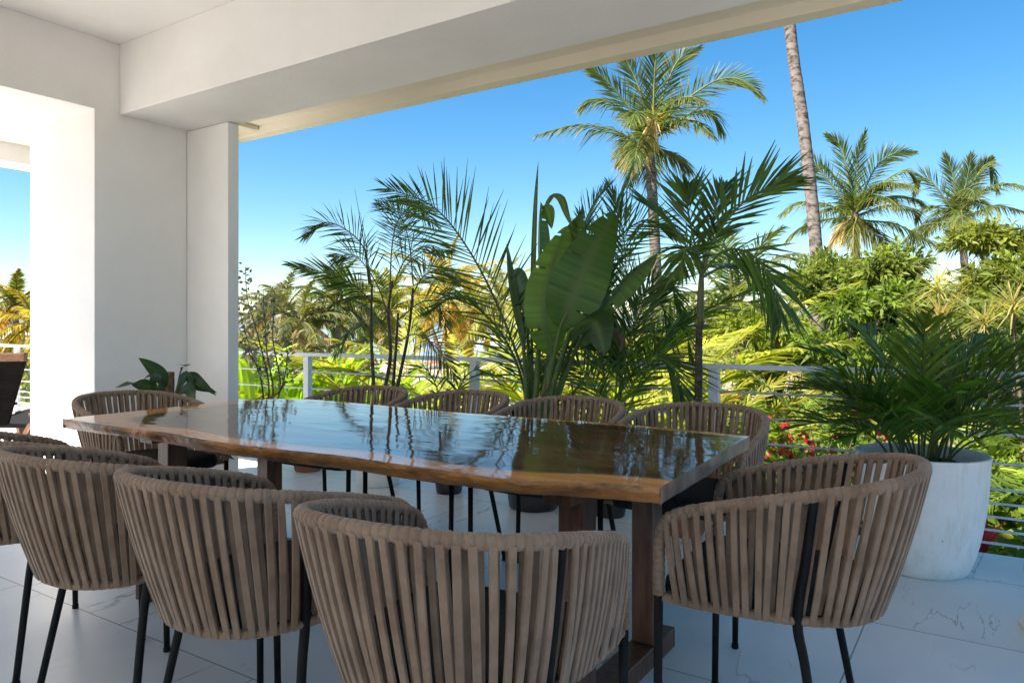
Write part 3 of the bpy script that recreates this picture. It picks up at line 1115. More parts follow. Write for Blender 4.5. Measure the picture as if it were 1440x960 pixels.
specs = [
    ([(523, 405, D0), (512, 350, D0 - .05), (485, 322, D0 - .1), (455, 313, D0 - .12), (427, 333, D0 - .15)], {}),
    ([(522, 425, D0), (500, 402, D0 - .1), (465, 386, D0 - .2), (406, 371, D0 - .35)], dict(L=.24, w=.013, col=(.05, .09, .018), a0=42, a1=12)),
    ([(548, 420, D0 - .1), (551, 350, D0 - .05), (560, 310, D0), (585, 288, D0 + .05), (612, 318, D0 + .1)], {}),
    ([(552, 405, D0 - .1), (570, 365, D0 - .2), (600, 345, D0 - .3), (632, 355, D0 - .4)], {}),
    ([(581, 412, D0 + .15), (596, 388, D0 + .2), (617, 380, D0 + .25), (640, 390, D0 + .3)], {}),
    ([(560, 450, D0 + .2), (590, 426, D0 + .1), (618, 425, D0), (629, 462, D0 - .05)], dict(L=.25)),
    ([(546, 445, D0 - .1), (530, 400, D0 - .3), (500, 360, D0 - .5), (470, 362, D0 - .6)], {}),
    ([(581, 400, D0 + .15), (575, 340, D0 + .3), (560, 300, D0 + .4), (530, 285, D0 + .45)], {}),
    ([(549, 470, D0), (525, 450, D0 + .3), (495, 460, D0 + .5), (470, 500, D0 + .55)], dict(L=.25)),
    ([(560, 480, D0), (585, 470, D0 - .3), (615, 490, D0 - .45), (640, 530, D0 - .5)], dict(L=.22)),
]
for i, (c, e) in enumerate(specs):
    px_frond(t, c, seed=20 + i, **{**kw, 'face': (.5 + .35 * math.sin(i * 2.1), -.75, .45 + .4 * math.cos(i * 1.7)), **e})
f = Fol()
f.tube(catmull([P(519, 400, D0), P(510, 330, D0), P(499, 266, D0)], 10), [.006, .001], (.05, .07, .02))
f.tube(catmull([P(520, 400, D0), P(514, 340, D0), P(507, 300, D0)], 10), [.005, .001], (.05, .07, .02))
f.build('spear', M_dleaf, t)

# big paddle-leaved plant (bird of paradise) in the wide dark pot
t = thing('bird_of_paradise', (-2.42, 3.98, .33), 'big paddle-leaved green plant with split leaves and thick stalks in wide dark pot', 'potted plant')
D1 = 4.62
lv = [  # stalk foot px, blade control px+depth, width, face, colour
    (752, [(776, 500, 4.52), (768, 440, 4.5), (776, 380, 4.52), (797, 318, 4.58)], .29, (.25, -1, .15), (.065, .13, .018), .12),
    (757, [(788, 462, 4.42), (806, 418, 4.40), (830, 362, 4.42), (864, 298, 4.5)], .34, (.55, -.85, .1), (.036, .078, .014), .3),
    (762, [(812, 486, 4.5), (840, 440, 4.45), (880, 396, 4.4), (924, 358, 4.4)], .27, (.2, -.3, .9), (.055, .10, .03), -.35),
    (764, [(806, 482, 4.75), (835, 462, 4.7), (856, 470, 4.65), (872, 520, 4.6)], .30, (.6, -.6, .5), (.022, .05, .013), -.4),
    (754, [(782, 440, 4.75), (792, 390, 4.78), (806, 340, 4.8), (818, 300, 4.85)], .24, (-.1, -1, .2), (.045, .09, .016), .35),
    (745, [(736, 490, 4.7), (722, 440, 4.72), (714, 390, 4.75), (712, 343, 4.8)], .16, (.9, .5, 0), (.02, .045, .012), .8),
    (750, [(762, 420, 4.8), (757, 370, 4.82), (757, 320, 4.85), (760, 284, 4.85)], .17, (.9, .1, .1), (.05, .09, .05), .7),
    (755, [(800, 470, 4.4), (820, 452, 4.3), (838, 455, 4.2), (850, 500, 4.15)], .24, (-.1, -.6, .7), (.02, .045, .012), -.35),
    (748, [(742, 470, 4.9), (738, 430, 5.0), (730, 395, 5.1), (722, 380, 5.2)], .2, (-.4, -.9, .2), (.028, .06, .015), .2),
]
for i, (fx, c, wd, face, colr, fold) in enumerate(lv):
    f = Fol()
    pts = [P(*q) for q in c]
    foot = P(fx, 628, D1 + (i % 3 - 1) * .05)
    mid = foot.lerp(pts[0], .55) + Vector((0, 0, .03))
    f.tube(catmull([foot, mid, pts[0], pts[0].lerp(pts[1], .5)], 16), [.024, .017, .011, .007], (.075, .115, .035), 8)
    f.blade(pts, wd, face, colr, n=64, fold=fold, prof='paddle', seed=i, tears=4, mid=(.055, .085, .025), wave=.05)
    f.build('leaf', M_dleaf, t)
f = Fol()
f.blade([P(748, 470, 4.8), P(750, 380, 4.8), P(753, 290, 4.8), P(757, 226, 4.8)], .035, (.5, -1, 0), (.07, .085, .035), n=14, fold=.9)
f.tube(catmull([P(750, 628, 4.65), P(748, 520, 4.75), P(748, 470, 4.8), P(751, 380, 4.8)], 12), [.016, .012, .009, .006], (.07, .1, .03), 7)
f.build('spear', M_dleaf, t)
f = Fol()
f.blade([P(762, 300, 4.85), P(775, 274, 4.85), P(788, 276, 4.83), P(797, 300, 4.8), P(806, 322, 4.8)], .06, (.1, -.6, .8), (.07, .10, .03), n=14, fold=-.6)
f.blade([P(766, 288, 4.84), P(772, 300, 4.84), P(776, 322, 4.83)], .09, (0, -1, .2), (.06, .11, .02), n=10, fold=.1)
f.build('broken_leaf', M_dleaf, t)
f = Fol()
f.blade([P(862, 462, 4.45), P(868, 470, 4.44), P(874, 482, 4.43), P(870, 497, 4.43)], .06, (0, -1, .1), (.14, .085, .06), n=10, fold=-.6)
f.build('dead_leaf', M_dleaf, t)
f = Fol()
f.tube(catmull([P(733, 608, 4.55), P(760, 560, 4.5), P(800, 505, 4.5)], 8), [.008, .005], (.13, .05, .03))
f.build('dry_stalk', M_dleaf, t)

# feather palm sharing that pot: the long dark frond that arches left
t = thing('feather_palm', (-2.5, 4.05, .33), 'potted palm with one long dark frond arching left behind the big paddle-leaved plant', 'potted palm')
kw = dict(n=54, L=.46, w=.0135, a0=62, a1=22, vee=8, droop=.10, col=(.04, .078, .014), rr=(.011, .003), rcol=(.05, .07, .025), s0=.2)
specs = [
    ([(752, 625, 4.7), (742, 545, 4.72), (700, 430, 4.78), (655, 345, 4.85), (608, 290, 4.9), (545, 265, 4.95)], dict(n=58, L=.50)),
    ([(756, 625, 4.75), (790, 500, 4.9), (832, 390, 5.0), (862, 300, 5.05), (888, 238, 5.05)], dict(L=.42, col=(.05, .085, .025), vee=5)),
    ([(752, 625, 4.75), (770, 500, 5.0), (800, 380, 5.1), (828, 300, 5.15), (850, 265, 5.2)], dict(L=.38)),
    ([(748, 625, 4.75), (730, 520, 4.9), (690, 450, 5.0), (640, 420, 5.05), (600, 440, 5.1)], dict(L=.38)),
    ([(760, 625, 4.7), (815, 540, 4.75), (870, 480, 4.75), (910, 470, 4.7), (940, 520, 4.65)], dict(L=.36)),
    ([(758, 625, 4.75), (800, 480, 5.0), (850, 360, 5.1), (905, 310, 5.1), (950, 330, 5.1)], dict(L=.36)),
]
for i, (c, e) in enumerate(specs):
    px_frond(t, c, seed=60 + i, **{**kw, **({'face': (.5, -.8, .35)} if i in (0, 5) else {}), **e})

# small sprout in small dark pot; fine palm in the narrow dark pot
t = thing('young_palm', (-3.13, 4.02, .19), 'small young palm with a few thin fronds in the small dark pot', 'potted palm')
for i, c in enumerate(([(630, 650, 5.1), (640, 560, 5.05), (668, 520, 5.0), (705, 540, 4.95)], [(630, 650, 5.1), (622, 570, 5.15), (600, 520, 5.2), (570, 525, 5.25)], [(630, 650, 5.1), (632, 580, 5.2), (650, 540, 5.3), (690, 520, 5.4)])):
    px_frond(t, c, seed=90 + i, n=20, L=.2, w=.014, col=(.03, .06, .016), rr=(.006, .002), droop=.5)
t = thing('fine_palm', (-1.93, 4.06, .23), 'bushy thin-leaved palm in the narrow dark pot left of the slim dark-stemmed palm', 'potted palm')
D2 = 4.45
specs = [
    [(862, 640, D2), (872, 540, D2), (890, 460, D2), (908, 410, D2), (935, 400, D2)],
    [(862, 640, D2), (868, 520, D2), (880, 400, D2 + .1), (875, 320, D2 + .2), (858, 262, D2 + .3)],
    [(862, 640, D2), (890, 560, D2), (930, 480, D2 + .1), (960, 460, D2 + .1), (975, 510, D2 + .1)],
    [(862, 640, D2), (850, 540, D2 - .1), (838, 470, D2 + .2), (850, 400, D2 + .3), (880, 360, D2 + .3)],
    [(862, 640, D2), (880, 560, D2 - .1), (920, 500, D2 - .2), (950, 520, D2 - .25), (965, 570, D2 - .3)],
    [(862, 640, D2), (880, 500, D2 + .2), (910, 420, D2 + .3), (940, 400, D2 + .35), (960, 440, D2 + .4)],
    [(862, 640, D2), (876, 540, D2 + .1), (900, 450, D2 + .2), (930, 430, D2 + .25), (950, 490, D2 + .3)],
    [(862, 640, D2), (850, 530, D2 + .1), (836, 430, D2 + .25), (830, 360, D2 + .35), (815, 300, D2 + .45)],
    [(862, 640, D2), (846, 570, D2 + .1), (820, 520, D2 + .2), (790, 510, D2 + .3), (760, 540, D2 + .35)],
]
for i, c in enumerate(specs):
    px_frond(t, c, seed=110 + i, face=(.5, -.8, .3) if i in (0, 4, 8) else None, n=56, L=.34, w=.012, a0=48, a1=20, vee=12, droop=.28, col=(.045, .082, .014), rr=(.007, .002), s0=.25)

# slim dark-stemmed palm in the terracotta pot
D3 = 4.09
t = thing('slim_palm', (-1.42, 3.93, .24), 'slim palm with dark ringed stem and broad glossy leaflets in terracotta pot', 'potted palm')
b = MB()
pa, s = resample(catmull([P(981, 690, D3), P(982, 560, D3), P(983, 470, D3), P(985, 455, D3)], 40), .004)
rad = np.interp(s, [0, s[-1]], [.0265, .0185]) + .0025 * (np.abs(((s / .048) % 1) - .5) > .42)
b.tube(pa, rad, 14)
b.build('trunk', M_stem, t, smooth=True)
b = MB()
b.tube(catmull([P(985, 456, D3), P(985, 430, D3), P(986, 400, D3), P(987, 374, D3)], 14), [.019, .020, .017, .009], 12)
b.build('crownshaft', M_gstem, t, smooth=True)
kw = dict(n=26, L=.33, w=.021, a0=52, a1=14, vee=10, droop=.22, col=(.042, .08, .015), rr=(.009, .003), rcol=(.09, .12, .04), s0=.2, miss=.02)
specs = [
    ([(987, 388, D3), (1005, 335, D3), (1045, 285, D3 - .05), (1085, 262, D3 - .1), (1110, 256, D3 - .12)], dict(vee=38)),
    ([(987, 385, D3), (1020, 352, D3 - .1), (1060, 360, D3 - .2), (1090, 405, D3 - .28), (1098, 450, D3 - .3)], dict(vee=5, droop=.5)),
    ([(986, 385, D3), (960, 338, D3), (930, 305, D3 + .05), (905, 285, D3 + .1)], dict(L=.32)),
    ([(986, 382, D3), (974, 330, D3 + .1), (966, 285, D3 + .15), (968, 262, D3 + .2)], dict(L=.3)),
    ([(987, 380, D3), (998, 330, D3 + .15), (1008, 285, D3 + .3), (1020, 262, D3 + .4)], dict(L=.32, vee=30)),
    ([(987, 390, D3), (1020, 375, D3 + .2), (1060, 385, D3 + .35), (1085, 430, D3 + .4)], dict(L=.34, droop=.5)),
    ([(986, 388, D3), (975, 355, D3 - .25), (965, 350, D3 - .45), (955, 385, D3 - .6)], dict(L=.28, droop=.5)),
]
for i, (c, e) in enumerate(specs):
    px_frond(t, c, seed=140 + i, **{**kw, **({'face': (.45, -.75, .45)} if i in (0, 1) else {}), **e})

# dense feathery palm in the large white pot
t = thing('feathery_palm', (-.27, 3.98, .49), 'dense dark feathery palm spilling over the large white pot', 'potted palm')
rg = np.random.default_rng(77)
cx = Vector((-.27, 3.98, .49))
for i in range(30):
    az = i * 2.39996 + rg.normal(0, .15)
    el = R(87 - 36 * (i / 30) + rg.normal(0, 4))
    Lf = rg.uniform(.78, .92) * (1.0 - .22 * (i / 30))
    if (math.sin(az) < -.55 or math.cos(az) < -.5) and i > 8:
        Lf *= .78
    foot = cx + Vector((math.cos(az), math.sin(az), 0)) * rg.uniform(.02, .14)
    d = Vector((math.cos(az) * math.cos(el), math.sin(az) * math.cos(el), math.sin(el)))
    p, pts = foot.copy(), [foot.copy()]
    for k in range(4):
        p = p + d * Lf / 4
        pts.append(p.copy())
        d = (d + Vector((math.cos(az) * .22, math.sin(az) * .22, -.30 - .12 * (i / 34)))).normalized()
    f = Fol()
    f.frond(pts, n=32, L=.29, w=.0145, a0=56, a1=20, vee=26, droop=.35, col=(.045 + .02 * rg.random(), .085 + .025 * rg.random(), .012), seed=200 + i, s0=.25, rr=(.006, .002),
            rcol=(.075, .085, .03))
    f.build('frond', M_dleaf, t)

# moss pole plant in the wall corner
cx = Vector((-4.22, 2.62, .28))
t = thing('moss_pole_plant', cx, 'dark green climbing plant with long leaves on a coir pole in the wall corner', 'potted plant')
b = MB()
b.tube([cx, cx + Vector((0, .005, .3)), cx + Vector((.01, .0, .585))], .036, 14)
b.build('pole', M_moss, t, smooth=True)
D4 = 4.47
for i, (c, wd, face) in enumerate((
        ([(232, 545, D4 - .1), (226, 528, D4 - .12), (212, 515, D4 - .15), (195, 503, D4 - .2)], .085, (.6, -.8, .5)),
        ([(226, 552, D4 - .1), (212, 545, D4 - .16), (188, 538, D4 - .3), (162, 545, D4 - .35)], .075, (0, -.9, .5)),
        ([(230, 553, D4 - .1), (224, 537, D4 - .2), (207, 530, D4 - .22), (192, 545, D4 - .4)], .075, (-.2, -.8, .6)),
        ([(250, 548, D4 - .05), (258, 532, D4 - .05), (264, 530, D4 - .05), (276, 552, D4 - .05)], .068, (.3, -.9, .4)),
        ([(252, 552, D4 - .05), (264, 546, D4 - .1), (270, 556, D4 - .12), (274, 578, D4 - .12)], .078, (.1, -.9, .4)),
        ([(250, 540, D4), (268, 528, D4), (285, 540, D4 - .05), (304, 556, D4 - .05)], .06, (.3, -.8, .6)),
        ([(252, 530, D4 + .05), (257, 516, D4 + .05), (264, 514, D4), (246, 512, D4 - .1)], .05, (0, -.3, .9)),
        ([(252, 548, D4), (272, 542, D4 + .02), (288, 546, D4 + .02), (305, 552, D4 + .02)], .06, (.2, -.8, .6)),
        ([(240, 580, D4 - .1), (255, 600, D4 - .2), (275, 620, D4 - .2), (300, 640, D4 - .1)], .09, (.3, -.6, .8)),
        ([(235, 580, D4 - .1), (220, 590, D4 - .25), (200, 600, D4 - .35), (180, 620, D4 - .35)], .09, (-.2, -.6, .8)),
        ([(242, 590, D4 - .1), (275, 615, D4), (305, 632, D4 + .05), (330, 646, D4 + .05)], .07, (.3, -.6, .8)))):
    f = Fol()
    pts = [P(*q) for q in c]
    f.tube(catmull([cx + Vector((0, 0, .1 + .03 * i)), cx.lerp(pts[0], .6) + Vector((0, 0, .05)), pts[0], pts[1]], 10), [.007, .003], (.03, .05, .015))
    f.blade(pts, wd, face, (.014, .030, .012), n=14, fold=.2, prof='lance', seed=i)
    f.build('leaf', M_dleaf, t)

# thin bare shrub beside the pier
cx = Vector((-4.55, 4.02, .24))
t = thing('thin_shrub', cx, 'thin upright shrub with sparse small grey leaves beside the white pier', 'shrub')
D5 = 5.85
b = MB()
tw = [[(372, 600, D5), (368, 540, D5), (352, 490, D5), (340, 450, D5), (335, 420, D5 + .1)], [(372, 600, D5), (378, 540, D5), (362, 470, D5 - .1), (348, 420, D5 - .1), (345, 375, D5 - .1)],
      [(374, 600, D5), (384, 550, D5), (376, 500, D5), (372, 450, D5), (370, 408, D5)], [(374, 600, D5), (394, 545, D5 + .1), (384, 480, D5 + .1), (385, 440, D5 + .1), (386, 408, D5 + .1)],
      [(380, 560, D5), (396, 545, D5 - .1), (404, 500, D5 - .15), (398, 470, D5 - .1)], [(366, 520, D5), (352, 500, D5 - .2), (340, 470, D5 - .2)]]
B, DD = [], []
rg = np.random.default_rng(8)
for c in tw:
    pth = catmull([P(*q) for q in c], 30)
    b.tube(pth, [.010, .007, .004, .0025], 6)
    for k in range(75):
        i = int(rg.integers(9, 30))
        p = pth[i] + rg.normal(0, .03, 3)
        B.append(p)
        DD.append(rg.normal(0, 1, 3) + np.array([0, 0, .3]))
b.build('branches', M_trunk, t, smooth=True)
f = Fol()
k = len(B)
f.leaves(B, DD, rg.normal(0, 1, (k, 3)), rg.uniform(.035, .06, k), rg.uniform(.02, .032, k), np.array([.12, .12, .11]) * rg.uniform(.6, 1.5, (k, 1)))
f.build('leaves', M_dleaf, t)


# ------------------------------------------------------------------ lounge chair in the left bay
lc = thing('lounge_chair', (-6.1, 2.6, 0.001), 'dark woven lounge chair with brown wooden frame in the left bay', 'lounge chair', rz=0)
A = P(-40, 500, 5.6)
ux = Vector((CY, SY, 0))
uy = Vector((-SY, CY, 0))
o = Vector((-6.40, 2.58, 0.001))


def lp(s, f_, z):
    return o + ux * s + uy * f_ + Vector((0, 0, z))


# the chair looks away from the camera: its woven back leans towards us
bt, bb = lp(0, -.10, .915), lp(-.02, .16, .38)
b = MB()
th = Vector((0, -.02, .0))
b.add([lp(-.30, -.09, .88), lp(.27, -.09, .88), lp(-.05, .18, .36), lp(-.22, .18, .36), lp(-.30, -.065, .88), lp(.27, -.065, .88), lp(-.05, .205, .36), lp(-.22, .205, .36)],
      [(0, 1, 2, 3), (7, 6, 5, 4), (0, 4, 5, 1), (1, 5, 6, 2), (2, 6, 7, 3), (3, 7, 4, 0)])
b.build('woven_back', M_weave, lc)
b = MB()
b.bar(lp(-.34, -.095, .905), lp(.285, -.095, .915), .045, .065)
b.build('top_board', M_teak, lc, bevel=.006)
for s in (-.25, .21):
    b = MB()
    b.bar(lp(s * 1.05, .15, .45), lp(s * .9, -.22, 0.0), .05, .07, up=(1, 0, 0))
    b.build('leg', M_teak, lc, bevel=.005)
    b = MB()
    b.bar(lp(s * 1.0, .62, .42), lp(s * 1.0, .68, 0.0), .05, .06, up=(1, 0, 0))
    b.build('leg', M_teak, lc, bevel=.005)
    b = MB()
    b.bar(lp(s * 1.3, .0, .465), lp(s * 1.45 + .06, .62, .49), .085, .028)
    b.build('armrest', M_teak, lc, bevel=.006)
b = MB()
b.add([lp(-.23, .18, .34), lp(.19, .18, .34), lp(.22, .75, .40), lp(-.26, .75, .40), lp(-.23, .18, .37), lp(.19, .18, .37), lp(.22, .75, .43), lp(-.26, .75, .43)],
      [(3, 2, 1, 0), (4, 5, 6, 7), (0, 1, 5, 4), (1, 2, 6, 5), (2, 3, 7, 6), (3, 0, 4, 7)])
b.build('seat', M_cush, lc)

# gravel roof strip beyond the left bay
M_gravel = noisy('pebble_roof', (.22, .17, .13), (.5, .42, .35), 38, .95, bump=1, bscale=60, spec=.1)
gv = MB()
gv.box((-16, 4.9, -.55), (-7.2, 7.4, -.36))
tag(gv.build('gravel_roof', M_gravel), 'flat pebble covered roof beyond the railing in the left bay', 'flat roof')


# ------------------------------------------------------------------ coconut palms
def coco_crown(t, top, length, n, seed, col, sep=True, L=.95, w=.05, old=None, nl=60, elo=-38, tip=None, lean=(0, 0), mat_=None):
    rg = np.random.default_rng(seed)
    whole = Fol()
    for i in range(n):
        u = i / n
        az = i * 2.39996 + rg.normal(0, .2)
        el = R(82 - (82 - elo) * u ** .9 + rg.normal(0, 5))
        ll = length * rg.uniform(.85, 1.08) * (.8 if u < .12 else 1)
        d = Vector((math.cos(az) * math.cos(el) + lean[0], math.sin(az) * math.cos(el) + lean[1], math.sin(el))).normalized()
        h = Vector((math.cos(az), math.sin(az), 0))
        p = top + h * .08
        pts = [p.copy()]
        for k in range(5):
            p = p + d * ll / 5
            pts.append(p.copy())
            d = (d + h * .06 + Vector((0, 0, -.17 - .10 * u - .05 * k))).normalized()
        c = np.array(col) * rg.uniform(.75, 1.25)
        tc = np.array([.22, .17, .06])
        if old is not None and u > .72:
            m_ = rg.random() * .8
            c = c * (1 - m_) + np.array(old) * m_
        f = Fol() if sep else whole
        f.frond(pts, n=nl, L=L, w=w, a0=62, a1=28, vee=8 - 22 * u, droop=.75 + .5 * u, col=c, var=.2, seed=seed * 50 + i, s0=.14, rr=(.05, .008),
                rcol=(.17, .17, .06), tipcol=tc if tip is None else tip, miss=.06)
        if sep:
            f.build('frond', mat_ or M_leaf, t)
    if not sep:
        whole.build('crown', mat_ or M_leaf, t)


def coco_trunk(t, pts, r0, r1, white=0, seg=14):
    pa, s = resample(catmull(pts, 60), .09)
    rg = np.random.default_rng(int(abs(pts[0][0]) * 10))
    rad = np.interp(s, [0, .6, s[-1]], [r0 * 1.35, r0, r1]) * (1 + .02 * ((np.arange(len(s)) % 2) == 0) + rg.normal(0, .022, len(s)))
    b = MB()
    b.tube(pa, rad, seg)
    tr = b.build('trunk', M_bark, t, smooth=True)
    if white:
        k = max(3, int((s < white).sum()))
        b = MB()
        b.tube(pa[:k], rad[:k] + .012, seg)
        b.build('painted_band', M_whitew, tr, smooth=True)


def nuts(t, top, n, seed, r=.11):
    rg = np.random.default_rng(seed)
    for i in range(n):
        a = i * 2.4
        b = MB()
        c = top + Vector((math.cos(a) * .27, math.sin(a) * .27, -.28 - .12 * rg.random()))
        b.blob(c, (r, r, r * 1.2))
        b.build('coconut', M_nut, t, smooth=True)


M_nut = noisy('green_coconut', (.14, .13, .03), (.24, .17, .05), 3, .5)


def coco(px, py, fwd, label, length, n, seed, col, sep=False, r=(.19, .13), base_px=None, white=0, bend=.4, group='coconut palms in the garden and on the beach', nutn=0, **kw):
    top = P(px, py, fwd)
    bp = G(base_px if base_px is not None else px + random.Random(seed).uniform(-12, 12), fwd, GZ)
    t = thing('coconut_palm', bp, label, 'palm tree', group)
    q = [bp, bp.lerp(top, .33) + Vector((bend * .4, 0, 0)), bp.lerp(top, .7) + Vector((bend * .3, 0, 0)), top]
    coco_trunk(t, q, r[0], r[1], white)
    coco_crown(t, top, length, n, seed, col, sep, **kw)
    if nutn:
        nuts(t, top, nutn, seed)
    return t, top


CG = (.066, .105, .022)
def coco_px(px, py, fwd, label, fronds, seed, col, base_px, r=(.19, .14), nutn=5, extra=7, length=3.4):
    """a palm whose fronds spread as seen, with more of them reaching towards and away from the camera"""
    rg = np.random.default_rng(seed)
    top = P(px, py, fwd)
    bp = G(base_px, fwd, GZ)
    t = thing('coconut_palm', bp, label, 'palm tree', 'coconut palms in the garden and on the beach')
    coco_trunk(t, [bp, bp.lerp(top, .33) + Vector((.12, 0, 0)), bp.lerp(top, .7) + Vector((.1, 0, 0)), top + Vector((0, 0, .1))], r[0], r[1])
    view = Vector((SY, -CY, .12))
    for i, (kind, dep, pts) in enumerate(fronds):
        m_ = len(pts) - 1
        q = [top + Vector((0, 0, -.1))] + [P(x, y, fwd + dep * (k + 1) / (m_ + 1)) for k, (x, y) in enumerate(pts)]
        c = np.array(col) * rg.uniform(.8, 1.2)
        f = Fol()
        if kind == 'up':
            f.frond(q, n=84, L=.95, w=.043, a0=58, a1=16, vee=6, droop=.22, col=c, var=.22, seed=seed * 70 + i, s0=.10, rr=(.05, .008), rcol=(.2, .21, .06), tipcol=(.26, .22, .09), miss=.05,
                    face=(view.x + rg.normal(0, .3), view.y, .2 + rg.normal(0, .2)))
        elif kind == 'side':
            f.frond(q, n=84, L=.95, w=.043, a0=55, a1=20, vee=4, droop=1.15, col=c, var=.25, seed=seed * 70 + i, s0=.12, rr=(.05, .008), rcol=(.2, .2, .06), tipcol=(.34, .29, .14), miss=.06)
        elif kind == 'dry':
            f.frond(q, n=52, L=.9, w=.06, a0=30, a1=8, vee=0, droop=.9, col=(.44, .36, .2), var=.3, seed=seed * 70 + i, s0=.1, rr=(.05, .01), rcol=(.4, .3, .15), face=(view.x, view.y, .1))
        else:
            f.frond(q, n=70, L=.9, w=.043, a0=45, a1=14, vee=0, droop=.9, col=c * np.array([1.5, 1.1, 1.0]), var=.3, seed=seed * 70 + i, s0=.12, rr=(.05, .01), rcol=(.25, .2, .08), tipcol=(.4, .3, .12),
                    face=(view.x, view.y, .2))
        f.build('dry_frond' if kind == 'dry' else 'frond', M_leaf, t)
    for i in range(extra):
        sgn = 1 if i % 2 else -1
        d = (Vector((-SY, CY, 0)) * sgn + Vector((CY, SY, 0)) * rg.uniform(-.6, .6) + Vector((0, 0, rg.uniform(-.1, 1.0)))).normalized()
        h = Vector((d.x, d.y, 0)).normalized()
        p, q = top.copy(), [top.copy()]
        for k in range(5):
            p = p + d * length / 5
            q.append(p.copy())
            d = (d + h * .08 + Vector((0, 0, -.24 - .05 * k))).normalized()
        f = Fol()
        f.frond(q, n=70, L=.9, w=.043, a0=58, a1=22, vee=2, droop=.9, col=np.array(col) * rg.uniform(.75, 1.2), var=.22, seed=seed * 90 + i, s0=.14, rr=(.05, .008), rcol=(.18, .18, .06), tipcol=(.3, .24, .1), miss=.06)
        f.build('frond', M_leaf, t)
    nuts(t, top, nutn, seed)
    return t


coco_px(912, 196, 24, 'tall coconut palm with a dry pale frond hanging below its crown against the blue sky', [
    ('side', -.5, [(897, 203), (865, 184), (812, 176), (757, 189)]), ('up', -.4, [(905, 184), (881, 147), (849, 110), (822, 92)]), ('up', .3, [(910, 174), (901, 131), (886, 95), (870, 68)]),
    ('up', -.2, [(918, 168), (920, 116), (923, 72), (928, 44)]), ('up', .4, [(923, 168), (939, 116), (955, 84), (982, 68)]), ('up', -.6, [(930, 174), (970, 137), (1012, 112), (1049, 115), (1073, 138)]),
    ('side', .5, [(936, 184), (970, 160), (1000, 158), (1016, 184)]), ('side', .3, [(928, 210), (949, 219), (970, 238)]), ('side', .9, [(900, 178), (868, 150), (838, 140), (815, 152)]),
    ('dry', -1.6, [(919, 176), (920, 168), (914, 190), (912, 222)]), ('old', -.6, [(900, 205), (890, 212), (884, 232)])], 11, CG, 926, r=(.2, .16))

tp = thing('coconut_palm', G(1153, 18, GZ), 'very tall bare leaning palm trunk rising out of the picture beside the slim palm', 'palm tree', 'coconut palms in the garden and on the beach')
ptop = P(1084, -260, 18.6)
coco_trunk(tp, [G(1153, 18, GZ), P(1151, 440, 18), P(1146, 330, 18.1), P(1130, 180, 18.2), P(1111, 40, 18.3), ptop], .17, .12, seg=16)
coco_crown(tp, ptop, 3.6, 18, 12, CG, sep=False, nl=40)

coco_px(1202, 302, 30, 'full coconut palm with many fronds rising just right of the bare palm trunk', [
    ('up', .2, [(1196, 285), (1192, 247), (1183, 208), (1164, 190)]), ('up', -.2, [(1202, 285), (1204, 234), (1217, 185)]), ('up', .5, [(1209, 285), (1230, 238), (1255, 217), (1287, 214)]),
    ('side', -.5, [(1209, 289), (1238, 259), (1272, 240), (1290, 255)]), ('up', .4, [(1192, 289), (1162, 251), (1143, 232), (1124, 256)]), ('side', -.6, [(1187, 297), (1153, 285), (1120, 285), (1098, 301)]),
    ('side', .5, [(1187, 306), (1153, 310), (1124, 321), (1107, 337)]), ('side', .4, [(1213, 300), (1247, 289), (1281, 293), (1291, 308)]), ('side', -.4, [(1217, 310), (1255, 314), (1289, 329), (1321, 348)]),
    ('dry', -.8, [(1196, 312), (1184, 322), (1160, 354)]), ('old', -1.0, [(1204, 308), (1200, 325), (1201, 362)]), ('old', -.6, [(1215, 316), (1238, 336), (1257, 354)]),
    ('side', 1.0, [(1196, 280), (1175, 250), (1160, 236), (1140, 246)])], 13, CG, 1198, nutn=7)
coco_px(1350, 300, 32, 'coconut palm with a drooping dry frond near the right picture edge', [
    ('up', .2, [(1346, 289), (1340, 247), (1329, 217)]), ('up', -.3, [(1352, 285), (1361, 247), (1366, 217)]), ('side', .3, [(1357, 289), (1374, 247), (1391, 232), (1403, 268)]),
    ('up', .4, [(1338, 293), (1312, 258), (1296, 252), (1283, 280)]), ('side', -.4, [(1336, 312), (1298, 317), (1270, 340)]), ('side', .3, [(1365, 302), (1399, 289), (1442, 297)]),
    ('side', -.4, [(1366, 314), (1408, 317), (1442, 331)]), ('dry', -1.2, [(1357, 306), (1352, 312), (1348, 348)]), ('up', .6, [(1355, 280), (1380, 240), (1395, 222)]), ('side', .7, [(1340, 300), (1310, 290), (1290, 305)]),
    ('old', .4, [(1360, 318), (1378, 335), (1388, 356)])], 14, (.055, .088, .024), 1362, nutn=4)
coco(1034, 432, 19, 'low coconut palm with orange fruit stalks behind the slim dark-stemmed palm', 3.0, 18, 15, (.09, .125, .03), sep=True, base_px=1040, old=(.5, .2, .03), nutn=4, nl=46)
GOLD = (.34, .26, .03)
coco(628, 412, 46, 'golden yellow coconut palm with long hanging fronds and white painted trunk foot', 4.8, 22, 21, GOLD, base_px=624, white=1.3, elo=-62, L=.8, w=.07, old=(.5, .3, .05))
coco(598, 438, 52, 'yellowish coconut palm on the beach left of the golden hanging one', 3.8, 18, 22, (.2, .2, .03), base_px=631, white=1.3, L=.7, w=.07)
coco(664, 430, 50, 'leaning yellow coconut palm on the beach right of the golden hanging one', 4.2, 20, 23, (.28, .24, .03), base_px=653, white=1.3, elo=-55, L=.7, w=.07, old=(.45, .25, .05))
coco(705, 425, 44, 'coconut palm on the beach seen through the arching dark frond', 4.0, 18, 24, (.18, .2, .03), base_px=716, white=1.2, L=.7, w=.06)
